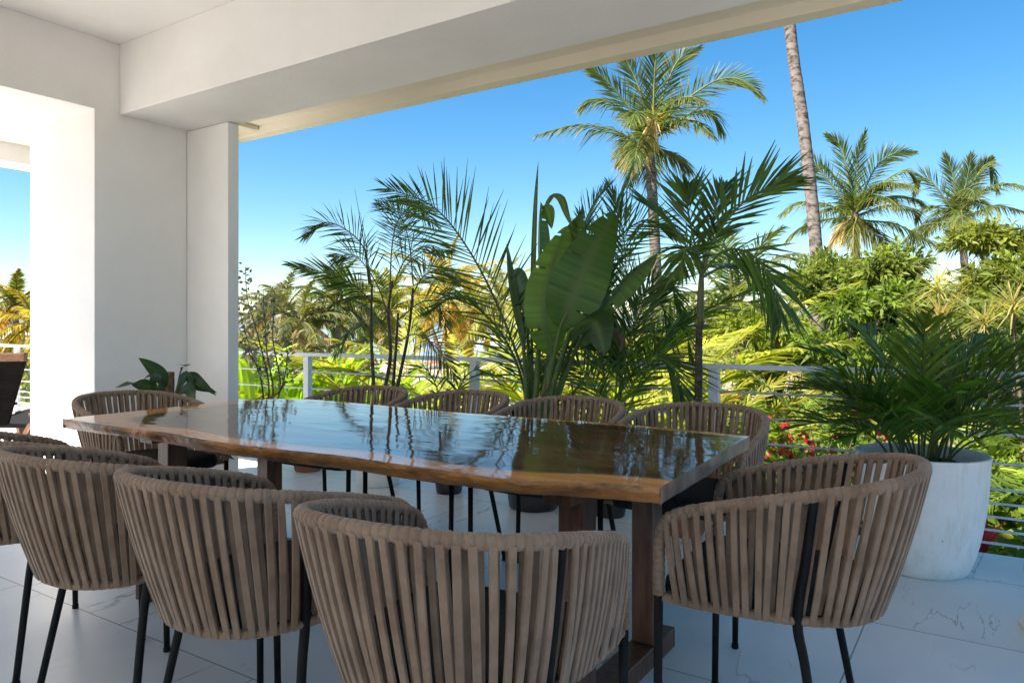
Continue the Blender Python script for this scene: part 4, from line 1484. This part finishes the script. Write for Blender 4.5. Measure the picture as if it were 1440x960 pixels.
coco(752, 440, 55, 'yellow green coconut palm on the beach behind the big paddle-leaved plant', 4.0, 18, 25, (.2, .2, .03), base_px=748, L=.7, w=.06)
coco(398, 440, 42, 'grey green coconut palm far off above the railing, leftmost of the hazy palms', 3.4, 20, 31, (.11, .12, .05), base_px=404, L=.7, w=.07, old=(.4, .26, .16))
coco(423, 452, 36, 'small coconut palm with tan drooping fronds among the hazy far palms', 3.0, 20, 32, (.1, .11, .04), base_px=420, L=.6, w=.06, old=(.5, .32, .18))
coco(472, 426, 38, 'dense dark green round-headed palm among the hazy far palms', 3.1, 26, 33, (.06, .10, .02), base_px=476, L=.6, w=.06)
coco(505, 440, 44, 'tan and green coconut palm behind the slender many-stemmed palm', 3.6, 18, 34, (.13, .14, .04), base_px=500, L=.7, w=.07, old=(.45, .3, .12))
coco(548, 436, 40, 'yellow green coconut palm rising between the slender palm stems', 3.6, 20, 38, (.17, .19, .03), base_px=545, L=.7, w=.07, old=(.45, .3, .08))
coco(370, 462, 50, 'low far coconut palm beside the white pier', 3.2, 18, 35, (.1, .1, .05), base_px=372, L=.7, w=.07, old=(.4, .26, .16))
coco(21, 428, 34, 'coconut palm with orange lower fronds seen through the left bay', 2.2, 20, 36, (.12, .13, .02), base_px=20, L=.5, w=.06, old=(.55, .27, .03))
coco(52, 455, 31, 'yellow coconut palm half hidden by the bright wall in the left bay', 2.1, 16, 37, (.3, .24, .02), base_px=55, L=.5, w=.06, old=(.5, .33, .03))


# young coconut clumps just beyond the railing
def young(px, fwd, label, n, seed, length, col, old=None, L=.55, z=GZ, spread=(84, 30), nl=50, w=.04):
    bp = G(px, fwd, z)
    t = thing('young_palm_clump', bp, label, 'palm', 'palm clumps in the garden below the terrace')
    rg = np.random.default_rng(seed)
    whole = Fol()
    for i in range(n):
        u = i / n
        az = i * 2.39996 + rg.normal(0, .2)
        el = R(spread[0] - (spread[0] - spread[1]) * u + rg.normal(0, 4))
        ll = length * rg.uniform(.8, 1.1)
        for az in (az, -az, math.pi / 2):                       # fronds that would reach into the terrace grow the other way
            d = Vector((math.cos(az) * math.cos(el), math.sin(az) * math.cos(el), math.sin(el)))
            h = Vector((math.cos(az), math.sin(az), 0))
            p = bp + h * .15
            pts = [p.copy()]
            for k in range(6):
                p = p + d * ll / 6
                pts.append(p.copy())
                d = (d + h * .11 + Vector((0, 0, -.07 - .05 * k))).normalized()
            if min(q.y for q in pts) > 4.95:
                break
        c = np.array(col) * rg.uniform(.8, 1.2)
        if old is not None and u > .45 and rg.random() < .6:
            c = c * .4 + np.array(old) * .6
        whole.frond(pts, n=nl, L=L, w=w, a0=60, a1=24, vee=14, droop=.6, col=c, seed=seed * 40 + i, s0=.34, rr=(.03, .006), rcol=(.3, .28, .07), tipcol=(.3, .2, .05))
    whole.build('fronds', M_leaf, t)
    return t


YG = (.22, .25, .022)
young(735, 8.3, 'yellow green palm clump below the railing behind the big paddle-leaved plant', 24, 41, 5.9, YG, (.46, .34, .03), L=.7, nl=64)
young(830, 10.2, 'palm clump with hanging yellow fronds below the railing right of the big paddle-leaved plant', 22, 42, 5.7, (.18, .21, .02), (.45, .27, .03), L=.65, nl=60)
young(915, 11.5, 'orange brown palm clump below the railing left of the slim dark-stemmed palm', 22, 43, 5.3, (.2, .2, .02), (.5, .19, .03), L=.65, nl=60)
young(668, 11.0, 'golden green palm clump below the railing right of the slender many-stemmed palm', 18, 51, 5.2, (.26, .26, .02), (.46, .32, .03), L=.65, nl=60)
young(560, 13.0, 'tall yellow green palm clump below the railing between the left post and the middle post', 18, 53, 5.4, (.22, .24, .022), (.42, .3, .04), L=.65)
young(402, 12.0, 'yellow green palm clump below the railing between the white pier and the left post', 16, 52, 4.9, (.2, .24, .025), (.4, .3, .05))
young(470, 9.0, 'lime green palm clump below the railing left of the slender many-stemmed palm', 18, 44, 5.0, (.2, .25, .02), (.3, .3, .03), w=.05)
young(1000, 12.5, 'yellow green palm clump below the railing behind the rightmost post', 20, 45, 5.0, (.17, .22, .02), (.4, .24, .03))
young(1130, 8.4, 'bright green feather palm clump below the railing right of the rightmost post', 20, 46, 4.1, (.15, .23, .02), None)
young(1215, 7.4, 'feather palm clump below the railing left of the large white pot', 15, 47, 3.7, (.13, .2, .02), None, L=.45)
young(1400, 6.6, 'feather palm clump below the railing right of the large white pot', 16, 48, 3.5, (.13, .2, .022), None, L=.42)
young(1300, 9.0, 'dark feather palm clump rising behind the large white pot', 16, 49, 4.4, (.07, .11, .02), None, L=.5)
young(30, 9.8, 'lime palm clump below the railing in the left bay', 14, 50, 3.9, (.2, .24, .02), (.4, .33, .03), w=.05)


# ------------------------------------------------------------------ strap-leaved clumps, broadleaf trees, spiky plants, flowers
def strap_clump(px, fwd, ztop, label, n, seed, col, wd=.16, rad=.5, name='strap_leaf_clump', lf=1.3, cat='plant', grp='strap-leaved clumps below the railing'):
    bp = G(px, fwd, GZ)
    t = thing(name, bp, label, cat, grp)
    rg = np.random.default_rng(seed)
    f = Fol()
    for i in range(n):
        a, rr_ = rg.uniform(0, 2 * math.pi), rad * math.sqrt(rg.random())
        foot = bp + Vector((math.cos(a) * rr_, math.sin(a) * rr_, 0))
        h = (ztop - GZ) * rg.uniform(.55, 1.05)
        az = a + rg.normal(0, .8)
        d = Vector((math.cos(az), math.sin(az), 0))
        k = lf * rg.uniform(.7, 1.2)
        st_ = foot + Vector((0, 0, max(.1, h - k))) + d * .15
        pts = [st_, st_ + Vector((0, 0, k * .45)) + d * k * .08, st_ + Vector((0, 0, k * .85)) + d * k * .22, st_ + Vector((0, 0, k * rg.uniform(.85, 1.05))) + d * k * rg.uniform(.4, .6)]
        f.tube([foot, foot.lerp(st_, .5) + d * .02, st_], [.018, .012, .008], np.array(col) * .8, 5)
        f.blade(pts, wd * rg.uniform(.7, 1.2), (-d.x + .01, -d.y, .5), np.array(col) * rg.uniform(.6, 1.35), n=9, fold=.25, prof='lance', seed=i)
    f.build('leaves', M_leaf, t)
    return t


LIME = (.2, .31, .022)
strap_clump(352, 9.8, .80, 'lime strap-leaved clump below the railing beside the white pier', 90, 1, LIME)
strap_clump(392, 9.2, .78, 'lime strap-leaved clump below the railing between the pier and the left post', 100, 2, LIME, rad=.6)
strap_clump(440, 10.2, .72, 'lime strap-leaved clump below the railing right behind the left post', 95, 3, (.15, .23, .03), rad=.6)
strap_clump(508, 9.6, .55, 'lime strap-leaved clump below the railing under the slender many-stemmed palm', 95, 4, LIME, rad=.6)
strap_clump(565, 9.4, .20, 'lower lime strap-leaved clump right of the slender many-stemmed palm', 40, 5, LIME, rad=.5, wd=.12)
strap_clump(815, 8.2, .18, 'pale lime grassy clump below the railing behind the paddle-leaved plant', 70, 6, (.24, .30, .07), wd=.07, rad=.6, lf=.9)
strap_clump(872, 8.6, .15, 'pale lime grassy clump below the railing left of the slim palm', 70, 7, (.22, .30, .06), wd=.07, rad=.6, lf=.9)
strap_clump(940, 9.0, .20, 'green grassy clump below the railing under the slim palm', 60, 8, (.13, .2, .04), wd=.08, rad=.6, lf=.9)


def broad_tree(px, py, fwd, rad, label, seed, col, nclus=420, leafL=.22, leafW=.058, flat=.8):
    c = P(px, py, fwd)
    bp = Vector((c.x, c.y, GZ))
    t = thing('broadleaf_tree', bp, label, 'tree', 'broadleaf trees right of the bare palm trunk')
    rg = np.random.default_rng(seed)
    tb = MB()
    tb.tube(catmull([bp, bp.lerp(c, .4) + Vector((.1, .05, 0)), bp.lerp(c, .75), c], 20), [.12, .09, .06, .03], 10)
    B, D, Nn, LL, CC = [], [], [], [], []
    lobes = [np.array(c) + rg.normal(0, 1, 3) * np.array([.55, .55, .35]) * rad for _ in range(7)]
    for lb in lobes:
        tb.tube(catmull([bp.lerp(c, .6), Vector(lb).lerp(c, .5) - Vector((0, 0, .1)), Vector(lb)], 10), [.05, .035, .015], 7)
    for k in range(nclus):
        lb = lobes[k % 7]
        d = rg.normal(0, 1, 3)
        d /= np.linalg.norm(d)
        d[2] = abs(d[2]) * .9 + d[2] * .1
        p = lb + d * rad * .52 * rg.uniform(.55, 1.05) * np.array([1, 1, flat])
        out = d + np.array([0, 0, .25])
        out /= np.linalg.norm(out)
        cc = np.array(col) * rg.uniform(.6, 1.35)
        m_ = int(rg.integers(9, 15))
        tw = rg.normal(0, 1, 3)
        for q in range(m_):
            a = q * 2.39996 + rg.uniform(-.4, .4)
            e1 = np.cross(out, tw)
            e1 /= np.linalg.norm(e1)
            e2 = np.cross(out, e1)
            u = q / m_
            dd = out * (.15 + .9 * u) + (e1 * math.cos(a) + e2 * math.sin(a) * .75) * (1.05 - .5 * u)
            B.append(p + out * (u - .5) * leafL * rg.uniform(.9, 1.5))
            D.append(dd)
            Nn.append(out)
            LL.append(leafL * rg.uniform(.5, 1.2))
            CC.append(cc * rg.uniform(.85, 1.15))
    tb.build('trunk', M_trunk, t, smooth=True)
    f = Fol()
    LL = np.array(LL)
    f.leaves(B, D, Nn, LL, LL * leafW / leafL, np.array(CC), droop=.7, fold=.18)
    f.build('crown', M_leaf, t)
    return t


BG = (.12, .155, .025)
broad_tree(1175, 408, 15, .95, 'rounded broadleaf tree directly behind the bare palm trunk', 1, BG)
broad_tree(1256, 405, 14, 1.05, 'broadleaf tree with pointed leaf whorls below the full coconut palm', 2, BG, nclus=480)
broad_tree(1340, 435, 15, 1.0, 'lower broadleaf tree between the two right-hand coconut palms', 3, (.10, .14, .025))
broad_tree(1402, 392, 13, 1.0, 'tall broadleaf tree in front of the coconut palm by the right picture edge', 4, (.14, .16, .025), nclus=470)
broad_tree(1470, 420, 12, 1.0, 'broadleaf tree cut by the right picture edge', 5, BG)
broad_tree(1195, 480, 11, .85, 'low dense broadleaf bush at the foot of the bare palm trunk', 6, (.11, .16, .022))
broad_tree(1300, 490, 11, .95, 'low dense broadleaf bush behind the feathery palm of the white pot', 7, (.07, .11, .02))
broad_tree(1425, 500, 10.5, .95, 'low dense broadleaf bush right of the spiky pale plants', 8, (.08, .115, .02))
broad_tree(1090, 500, 13, .8, 'low broadleaf bush between slim palm and bare palm trunk', 9, (.15, .19, .022))


def spiky(px, py, fwd, label, seed, col, n=80, L=.52, w=.024):
    c = P(px, py, fwd)
    bp = Vector((c.x + .1, c.y, GZ))
    t = thing('spiky_plant', bp, label, 'plant', 'spiky pale plants before the broadleaf trees')
    b = MB()
    b.tube(catmull([bp, bp.lerp(c, .5) + Vector((.08, 0, 0)), c], 14), [.028, .02, .018], 8)
    b.build('stem', M_trunk, t, smooth=True)
    rg = np.random.default_rng(seed)
    f = Fol()
    for i in range(n):
        az = i * 2.39996
        el = R(rg.uniform(-35, 85))
        d = Vector((math.cos(az) * math.cos(el), math.sin(az) * math.cos(el), math.sin(el)))
        k = L * rg.uniform(.75, 1.1)
        p0 = c + Vector((0, 0, rg.uniform(-.12, .06)))
        pts = [p0, p0 + d * k * .5, p0 + d * k - Vector((0, 0, k * .07))]
        f.blade(pts, w, (0.01, 0, 1) if abs(d.z) < .8 else (1, 0, 0), np.array(col) * rg.uniform(.7, 1.3), n=6, fold=.3, prof='sword', mid=np.array(col) * 1.2)
    f.build('leaves', M_leaf, t)


spiky(1318, 402, 9.5, 'spiky pale plant with a dense cream rosette, highest of the spiky plants', 1, (.34, .33, .13), 95)
spiky(1384, 452, 9.0, 'spiky pale plant on a thin stem in front of dark bushes', 2, (.26, .24, .10))
spiky(1424, 430, 8.6, 'spiky pale plant on a thin stem nearest the right picture edge', 3, (.28, .25, .11))
spiky(1322, 446, 8.4, 'lowest spiky tan plant above the feathery palm of the white pot', 4, (.26, .21, .10))

# upright pale frond cluster among the bushes
young(1290, 8.8, 'pale green upright young fronds standing among the bushes', 6, 61, 4.9, (.17, .22, .07), None, L=.4, spread=(88, 74))


def flowers(px, py, fwd, label, seed, n=260, rad=.42, fc=(.62, .02, .06)):
    c = P(px, py, fwd)
    bp = Vector((c.x, c.y, GZ))
    t = thing('bougainvillea', bp, label, 'flowering shrub', 'red flowering shrubs below the railing')
    rg = np.random.default_rng(seed)
    b = MB()
    B = []
    for k in range(14):
        d = rg.normal(0, 1, 3)
        d[2] = abs(d[2])
        d /= np.linalg.norm(d)
        tip = np.array(c) + d * rad * np.array([1.4, 1.1, .8]) * rg.uniform(.6, 1)
        pth = catmull([bp, bp.lerp(Vector(c), .7) + Vector(rg.normal(0, .12, 3)), Vector(tip)], 14)
        b.tube(pth, [.018, .008, .003], 5)
        for q in range(n // 14):
            B.append(pth[int(rg.integers(8, 14))] + rg.normal(0, .06, 3))
    b.build('stems', M_trunk, t, smooth=True)
    B = np.array(B)
    k = len(B)
    f = Fol()
    f.leaves(B, rg.normal(0, 1, (k, 3)), rg.normal(0, 1, (k, 3)), .07, .04, np.array([.11, .15, .03]) * rg.uniform(.6, 1.4, (k, 1)))
    f.build('leaves', M_leaf, t)
    f = Fol()
    sel = B[rg.random(k) < .22]
    for q in range(3):
        f.leaves(sel + rg.normal(0, .018, sel.shape), rg.normal(0, 1, sel.shape), rg.normal(0, 1, sel.shape), .055, .05, np.array(fc) * rg.uniform(.7, 1.3, (len(sel), 1)), droop=0)
    f.build('blossoms', M_leaf, t)


flowers(1105, 636, 6.6, 'red flowering shrub below the railing left of the white pot', 1)
flowers(1165, 622, 6.3, 'red flowering shrub with tall loose sprays right beside the white pot', 2, n=200)
c = P(1378, 765, 4.75)
t = thing('red_leaf_plant', Vector((c.x, c.y, GZ)), 'red-leaved upright plant at the terrace edge beside the white pot', 'plant')
f = Fol()
rg = np.random.default_rng(4)
for i in range(16):
    az = i * 2.4
    d = Vector((math.cos(az) * .5, math.sin(az) * .5, 1)).normalized()
    k = rg.uniform(.16, .28)
    p0 = c + Vector((0, 0, -.12 + .005 * i))
    f.blade([p0, p0 + d * k * .5, p0 + d * k + Vector((d.x, d.y, 0)) * .06], .055, (-d.x, -d.y, .4), np.array([.42, .035, .04]) * rg.uniform(.6, 1.2), n=8, fold=.3)
f.tube([Vector((c.x, c.y, GZ)), Vector((c.x + .02, c.y, -1.5)), c], [.02, .015], (.1, .06, .04))
f.build('leaves', M_leaf, t)

# a spray of long thin sunlit leaves poking up through the rods at far right
bp = Vector((.62, 5.0, -.75))
t = thing('arching_spray', Vector((.62, 5.0, GZ)), 'spray of long thin pale leaves just outside the railing at right', 'plant')
f = Fol()
rg = np.random.default_rng(14)
f.tube([Vector((.62, 5.0, GZ)), Vector((.6, 5.0, -1.8)), bp], [.03, .02], (.12, .1, .05))
for i in range(40):
    az = R(rg.uniform(120, 300))
    el = R(rg.uniform(5, 75))
    d = Vector((math.cos(az) * math.cos(el), math.sin(az) * math.cos(el), math.sin(el)))
    k = rg.uniform(.55, .95)
    p0 = bp + d * .05
    tip = p0 + d * k - Vector((0, 0, .06))
    if tip.y < 4.45:
        tip.y = 4.45 + rg.uniform(0, .1)
    f.blade([p0, p0.lerp(tip, .5) + Vector((0, 0, .02)), tip], .02, (0, 0.01, 1), np.array([.34, .36, .14]) * rg.uniform(.8, 1.2), n=6, fold=.3, prof='sword')
f.build('leaves', M_leaf, t)

# ------------------------------------------------------------------ undergrowth: one leafy mass nobody could count
rg = np.random.default_rng(99)
uf = Fol()
B, D, Nn, LL, WW, CC = [], [], [], [], [], []


def mass_top(px, fwd):
    if px < 320:
        base = -1.4
    elif px < 580:
        base = -.75
    elif px < 770:
        base = -2.0
    elif px < 960:
        base = -1.1
    else:
        base = -.7
    return base + .35 * math.sin(px * .05 + fwd) + .3 * math.sin(fwd * 2.1 + px * .013)


for k in range(9000):
    px = rg.uniform(-250, 1750)
    fwd = 5.0 + 19 * rg.random() ** 1.5
    p = P(px, 460, fwd)
    if p.y < 4.75 or (580 < px < 770 and fwd > 17):
        continue
    if p.x < -7 and p.y < 7.6:
        continue
    zt = mass_top(px, fwd)
    z = zt - abs(rg.normal(0, .55))
    z = max(z, GZ + .1)
    pal = [(.10, .16, .02), (.15, .21, .02), (.07, .12, .02), (.21, .26, .03), (.06, .10, .02)][int(rg.integers(0, 5))]
    kind = rg.random()
    m_ = 16
    L0 = rg.uniform(.16, .34)
    if kind < .35:
        L0 *= 1.6
    cc = np.array(pal) * rg.uniform(.7, 1.3)
    out = np.array([rg.normal(0, .5), rg.normal(-.15, .5), 1.0])
    out /= np.linalg.norm(out)
    for q in range(m_):
        a = rg.uniform(0, 2 * math.pi)
        e = rg.uniform(.0, 1.2)
        d = out * e + np.array([math.cos(a), math.sin(a), 0])
        B.append(np.array([p.x, p.y, z]) + rg.normal(0, .09, 3))
        D.append(d)
        Nn.append(out + rg.normal(0, .3, 3))
        LL.append(L0 * rg.uniform(.6, 1.2))
        WW.append(L0 * (.14 if kind < .35 else .34))
        CC.append(cc * rg.uniform(.8, 1.2))
uf.leaves(B, D, Nn, np.array(LL), np.array(WW), np.array(CC), droop=.6, fold=.2)
for k in range(320):
    px = rg.uniform(960, 1600) if k % 3 else rg.uniform(-100, 620)
    fwd = rg.uniform(5.8, 12)
    p = P(px, 460, fwd)
    if p.y < 5.2:
        continue
    z = mass_top(px, fwd) - rg.uniform(0, .5)
    az = rg.uniform(0, 2 * math.pi)
    d = Vector((math.cos(az), math.sin(az), 0))
    a = Vector((p.x, p.y, z))
    ll = rg.uniform(.7, 1.3)
    pts = [a, a + d * ll * .3 + Vector((0, 0, ll * .35)), a + d * ll * .7 + Vector((0, 0, ll * .45)), a + d * ll + Vector((0, 0, ll * .25))]
    if min(q.y for q in pts) < 4.7:
        continue
    uf.frond(pts, n=26, L=.3, w=.02, vee=15, droop=.4, col=np.array([.10, .155, .022]) * rg.uniform(.6, 1.4), seed=3000 + k, rr=(.008, .002))
ug = uf.build('undergrowth', M_leaf)
ug['kind'] = 'stuff'

# a leafy screen of trees far off at the beach edges, one mass
hf = Fol()
B, D, Nn, LL, CC = [], [], [], [], []
for k in range(1500):
    px = rg.choice([rg.uniform(-60, 60), rg.uniform(330, 520), rg.uniform(760, 1500)], p=[.1, .3, .6])
    fwd = rg.uniform(26, 60)
    zt = .6 + .6 * math.sin(px * .03 + fwd * .4) + (1.0 if px > 1000 else 0)
    if px < 520:
        zt -= 1.0
    p = P(px, 460, fwd)
    z = max(GZ + .2, zt - abs(rg.normal(0, 1.0)))
    cc = np.array([(.08, .12, .03), (.13, .15, .04), (.06, .09, .03), (.2, .16, .06)][int(rg.integers(0, 4))]) * rg.uniform(.7, 1.3)
    for q in range(14):
        d = rg.normal(0, 1, 3)
        B.append(np.array([p.x, p.y, z]) + rg.normal(0, .35, 3))
        D.append(d)
        Nn.append(rg.normal(0, 1, 3) + np.array([0, 0, 1]))
        LL.append(rg.uniform(.3, .7))
        CC.append(cc)
LL = np.array(LL)
hf.leaves(B, D, Nn, LL, LL * .3, np.array(CC), droop=.5)
hw = hf.build('far_shrubbery', M_leaf)
hw['kind'] = 'stuff'

# ------------------------------------------------------------------ marina boats, covered skiffs, umbrellas, person
M_hull = noisy('white_gelcoat', (.72, .73, .74), (.8, .8, .8), 1, .3)
M_glass = mat('dark_boat_glass', (.02, .03, .04), .1)
M_blue = noisy('blue_canvas', (.02, .11, .42), (.03, .16, .52), 3, .8)
M_red = noisy('orange_canvas', (.55, .09, .03), (.62, .14, .05), 3, .8)
M_green = noisy('pale_green_paint', (.16, .33, .22), (.22, .42, .29), 2, .7)


def yacht(px, fwd, ln_, label, rz, mast=False):
    bp = G(px, fwd, GZ + .1)
    t = thing('yacht', bp, label, 'boat', 'white boats in the marina')
    Mx = Matrix.Rotation(rz, 4, 'Z')

    def q(x, y, z):
        v = Mx @ Vector((x * ln_, y * ln_, z * ln_))
        return (bp.x + v.x, bp.y + v.y, bp.z + v.z)
    b = MB()
    secs = [(-.5, .12, .12), (-.3, .14, .12), (0, .15, .125), (.25, .12, .14), (.42, .06, .16), (.5, .004, .175)]
    vs = []
    for x, w_, h in secs:
        vs += [q(x, -w_, h), q(x, -w_ * .75, -.02), q(x, w_ * .75, -.02), q(x, w_, h)]
    fs = [(i * 4 + k, i * 4 + k + 1, (i + 1) * 4 + k + 1, (i + 1) * 4 + k) for i in range(5) for k in range(3)] + [(0, 3, 2, 1)]
    fs += [(i * 4 + 3, (i + 1) * 4 + 3, (i + 1) * 4, i * 4) for i in range(5)]
    b.add(vs, fs)
    b.build('hull', M_hull, t)

    def block(x0, x1, w_, z0, z1, sl, name, m_):
        c = MB()
        c.add([q(x0, -w_, z0), q(x1, -w_, z0), q(x1, w_, z0), q(x0, w_, z0), q(x0 + .01, -w_ * .9, z1), q(x1 - sl, -w_ * .85, z1), q(x1 - sl, w_ * .85, z1), q(x0 + .01, w_ * .9, z1)],
              [(0, 3, 2, 1), (4, 5, 6, 7), (0, 1, 5, 4), (1, 2, 6, 5), (2, 3, 7, 6), (3, 0, 4, 7)])
        return c.build(name, m_, t)
    block(-.35, .25, .11, .13, .165, .02, 'cabin', M_hull)
    block(-.34, .24, .105, .166, .20, .05, 'window_band', M_glass)
    block(-.36, .2, .11, .201, .225, .03, 'roof', M_hull)
    block(-.25, .08, .09, .226, .27, .05, 'flybridge', M_hull)
    if mast:
        c = MB()
        c.tube([q(0, 0, .22), q(-.02, 0, 1.0)], .05, 8)
        c.build('mast', M_steel, t)


yacht(662, 118, 8, 'white motor yacht moored beyond the beach palms', R(200))
yacht(690, 135, 9, 'white motor yacht half behind the golden palm fronds', R(170))
yacht(612, 128, 8, 'white motor yacht left of the golden palm', R(215))
yacht(8, 105, 12, 'white motor yacht seen through the left bay', R(20))
yacht(38, 125, 14, 'larger white yacht behind the palm in the left bay', R(35))
yacht(352, 140, 12, 'white sailing yacht with bare mast near the pier', R(190), True)


def skiff(px, fwd, label, m_, rz):
    bp = G(px, fwd, GZ + .05)
    t = thing('skiff', bp, label, 'boat', 'covered boats pulled up on the beach')
    Mx = Matrix.Rotation(rz, 4, 'Z')
    for nm, sc, z0, z1, mm in (('hull', 1.0, 0, .55, M_hull), ('cover', .96, .55, .72, m_)):
        b = MB()
        vs = []
        for x, w_ in ((-1.3, .4), (-.7, .5), (0, .52), (.8, .42), (1.35, .06)):
            for yy, z in ((-w_ * sc, z0 + (.551 if nm == 'hull' else .001) - (0 if nm == 'cover' else 0)), (0, z1 if nm == 'cover' else 0), (w_ * sc, z0 + (.551 if nm == 'hull' else .001))):
                v = Mx @ Vector((x, yy, z))
                vs.append((bp.x + v.x, bp.y + v.y, bp.z + v.z))
        b.add(vs, [(i * 3 + k, i * 3 + k + 1, (i + 1) * 3 + k + 1, (i + 1) * 3 + k) for i in range(4) for k in range(2)])
        o_ = b.build(nm, mm, t)
        md = o_.modifiers.new('thick', 'SOLIDIFY')
        md.thickness = .04


skiff(598, 78, 'small boat under a blue cover on the sand, left of the golden palm', M_blue, R(20))
skiff(640, 84, 'small boat under a blue cover on the sand, behind the golden palm trunk', M_blue, R(-10))
skiff(616, 72, 'small boat under an orange cover on the sand', M_red, R(60))
skiff(676, 80, 'small boat under a pale green cover on the sand right of the golden palm', M_green, R(15))


def umbrella(px, fwd, label, m_):
    bp = G(px, fwd, GZ + .05)
    t = thing('beach_umbrella', bp, label, 'umbrella', 'umbrellas on the beach')
    b = MB()
    b.tube([bp, bp + Vector((0, 0, 2.3))], .03, 8)
    b.build('pole', M_hull, t)
    b = MB()
    vs = [tuple(bp + Vector((0, 0, 2.55)))]
    for k in range(16):
        a = k * math.pi / 8
        rr_ = .85 if k % 2 == 0 else .8
        vs.append(tuple(bp + Vector((rr_ * math.cos(a), rr_ * math.sin(a), 2.05))))
    b.add(vs, [(0, 1 + k, 1 + (k + 1) % 16) for k in range(16)])
    o_ = b.build('canopy', m_, t)
    o_.modifiers.new('thick', 'SOLIDIFY').thickness = .02


umbrella(601, 80, 'blue beach umbrella left of the seated person', M_blue)
umbrella(645, 84, 'blue beach umbrella right of the golden palm trunk', M_blue)


def low_table(px, fwd, label):
    bp = G(px, fwd, GZ + .05)
    t = thing('beach_table', bp, label, 'table', 'pale green tables on the beach')
    b = MB()
    b.box((bp.x - .9, bp.y - .5, bp.z + .70), (bp.x + .9, bp.y + .5, bp.z + .76))
    b.build('tabletop', M_green, t)
    for sx in (-.8, .8):
        for sy in (-.4, .4):
            b = MB()
            b.bar((bp.x + sx, bp.y + sy, bp.z), (bp.x + sx * .95, bp.y + sy * .95, bp.z + .70), .08, .08, up=(1, 0, 0))
            b.build('leg', M_green, t)


low_table(597, 50, 'pale green table on the sand left of the seated person')
low_table(648, 48, 'pale green table on the sand behind the middle railing post')
low_table(685, 46, 'pale green table on the sand right of the middle railing post')
# pale green folding board standing like an easel
bp = G(724, 41, GZ + .05)
t = thing('easel_board', bp, 'pale green leaning A-frame board on the sand beside the paddle-leaved plant', 'board')
b = MB()
b.add([tuple(bp + ux * s + uy * f_ + Vector((0, 0, z))) for s, f_, z in ((-.6, 0, .2), (.5, 0, .2), (.25, .5, 1.9), (-.25, .5, 1.9), (-.6, .06, .2), (.5, .06, .2), (.25, .56, 1.9), (-.25, .56, 1.9))],
      [(3, 2, 1, 0), (4, 5, 6, 7), (0, 1, 5, 4), (1, 2, 6, 5), (2, 3, 7, 6), (3, 0, 4, 7)])
b.build('board', M_green, t)
for s in (-.5, .42):
    b = MB()
    b.bar(bp + ux * s * 1.1 + uy * -.06, bp + ux * s * .5 + uy * .47 + Vector((0, 0, 1.95)), .07, .05)
    b.build('leg', M_green, t)
b = MB()
b.bar(bp + uy * 1.2, bp + uy * .6 + Vector((0, 0, 1.85)), .07, .05)
b.build('leg', M_green, t)


def seated_person():
    bp = G(609, 49, GZ + .05)
    t = thing('person', bp, 'person in white shirt and tan shorts sitting on the sand', 'person')
    J = [((0, 0, .14), (.15, .12)), ((0, .02, .34), (.14, .10)), ((0, .04, .52), (.17, .11)), ((0, .03, .62), (.07, .07)), ((0, .0, .70), (.06, .06)), ((0, -.01, .80), (.085, .10)),
         ((.20, .03, .55), (.06, .06)), ((.27, -.08, .34), (.045, .045)), ((.16, -.28, .36), (.035, .035)), ((-.20, .03, .55), (.06, .06)), ((-.27, -.08, .34), (.045, .045)), ((-.16, -.28, .36), (.035, .035)),
         ((.10, -.05, .12), (.1, .1)), ((.16, -.42, .42), (.065, .065)), ((.15, -.62, .06), (.045, .045)), ((.15, -.76, .04), (.035, .035)),
         ((-.10, -.05, .12), (.1, .1)), ((-.16, -.42, .42), (.065, .065)), ((-.15, -.62, .06), (.045, .045)), ((-.15, -.76, .04), (.035, .035))]
    E = [(0, 1), (1, 2), (2, 3), (3, 4), (4, 5), (2, 6), (6, 7), (7, 8), (2, 9), (9, 10), (10, 11), (0, 12), (12, 13), (13, 14), (14, 15), (0, 16), (16, 17), (17, 18), (18, 19)]
    skin = mat('brown_skin', (.28, .15, .09), .5)
    shirt = mat('white_cotton', (.75, .74, .72), .9)
    short = mat('tan_cotton', (.45, .22, .1), .9)
    hair = mat('black_hair', (.01, .008, .007), .6)

    def grow(name, idx, edges, add, m_):
        me = bpy.data.meshes.new(name)
        mp_ = {i: k for k, i in enumerate(idx)}
        me.from_pydata([J[i][0] for i in idx], [(mp_[a], mp_[b_]) for a, b_ in edges], [])
        me.materials.append(m_)
        o_ = bpy.data.objects.new(name, me)
        COL.objects.link(o_)
        o_.parent = t
        o_.modifiers.new('skin', 'SKIN')
        for i in idx:
            me.skin_vertices[0].data[mp_[i]].radius = (J[i][1][0] + add, J[i][1][1] + add)
        me.skin_vertices[0].data[0].use_root = True
        o_.modifiers.new('smooth', 'SUBSURF').levels = 1
    grow('body', list(range(20)), E, 0, skin)
    grow('shirt', [0, 1, 2, 6, 7, 9, 10], [(0, 1), (1, 2), (2, 6), (6, 7), (2, 9), (9, 10)], .012, shirt)
    grow('shorts', [0, 12, 13, 16, 17], [(0, 12), (12, 13), (0, 16), (16, 17)], .012, short)
    b = MB()
    b.blob((0, .015, .83), (.095, .10, .10))
    b.build('hair', hair, t, smooth=True, rel=True)


seated_person()
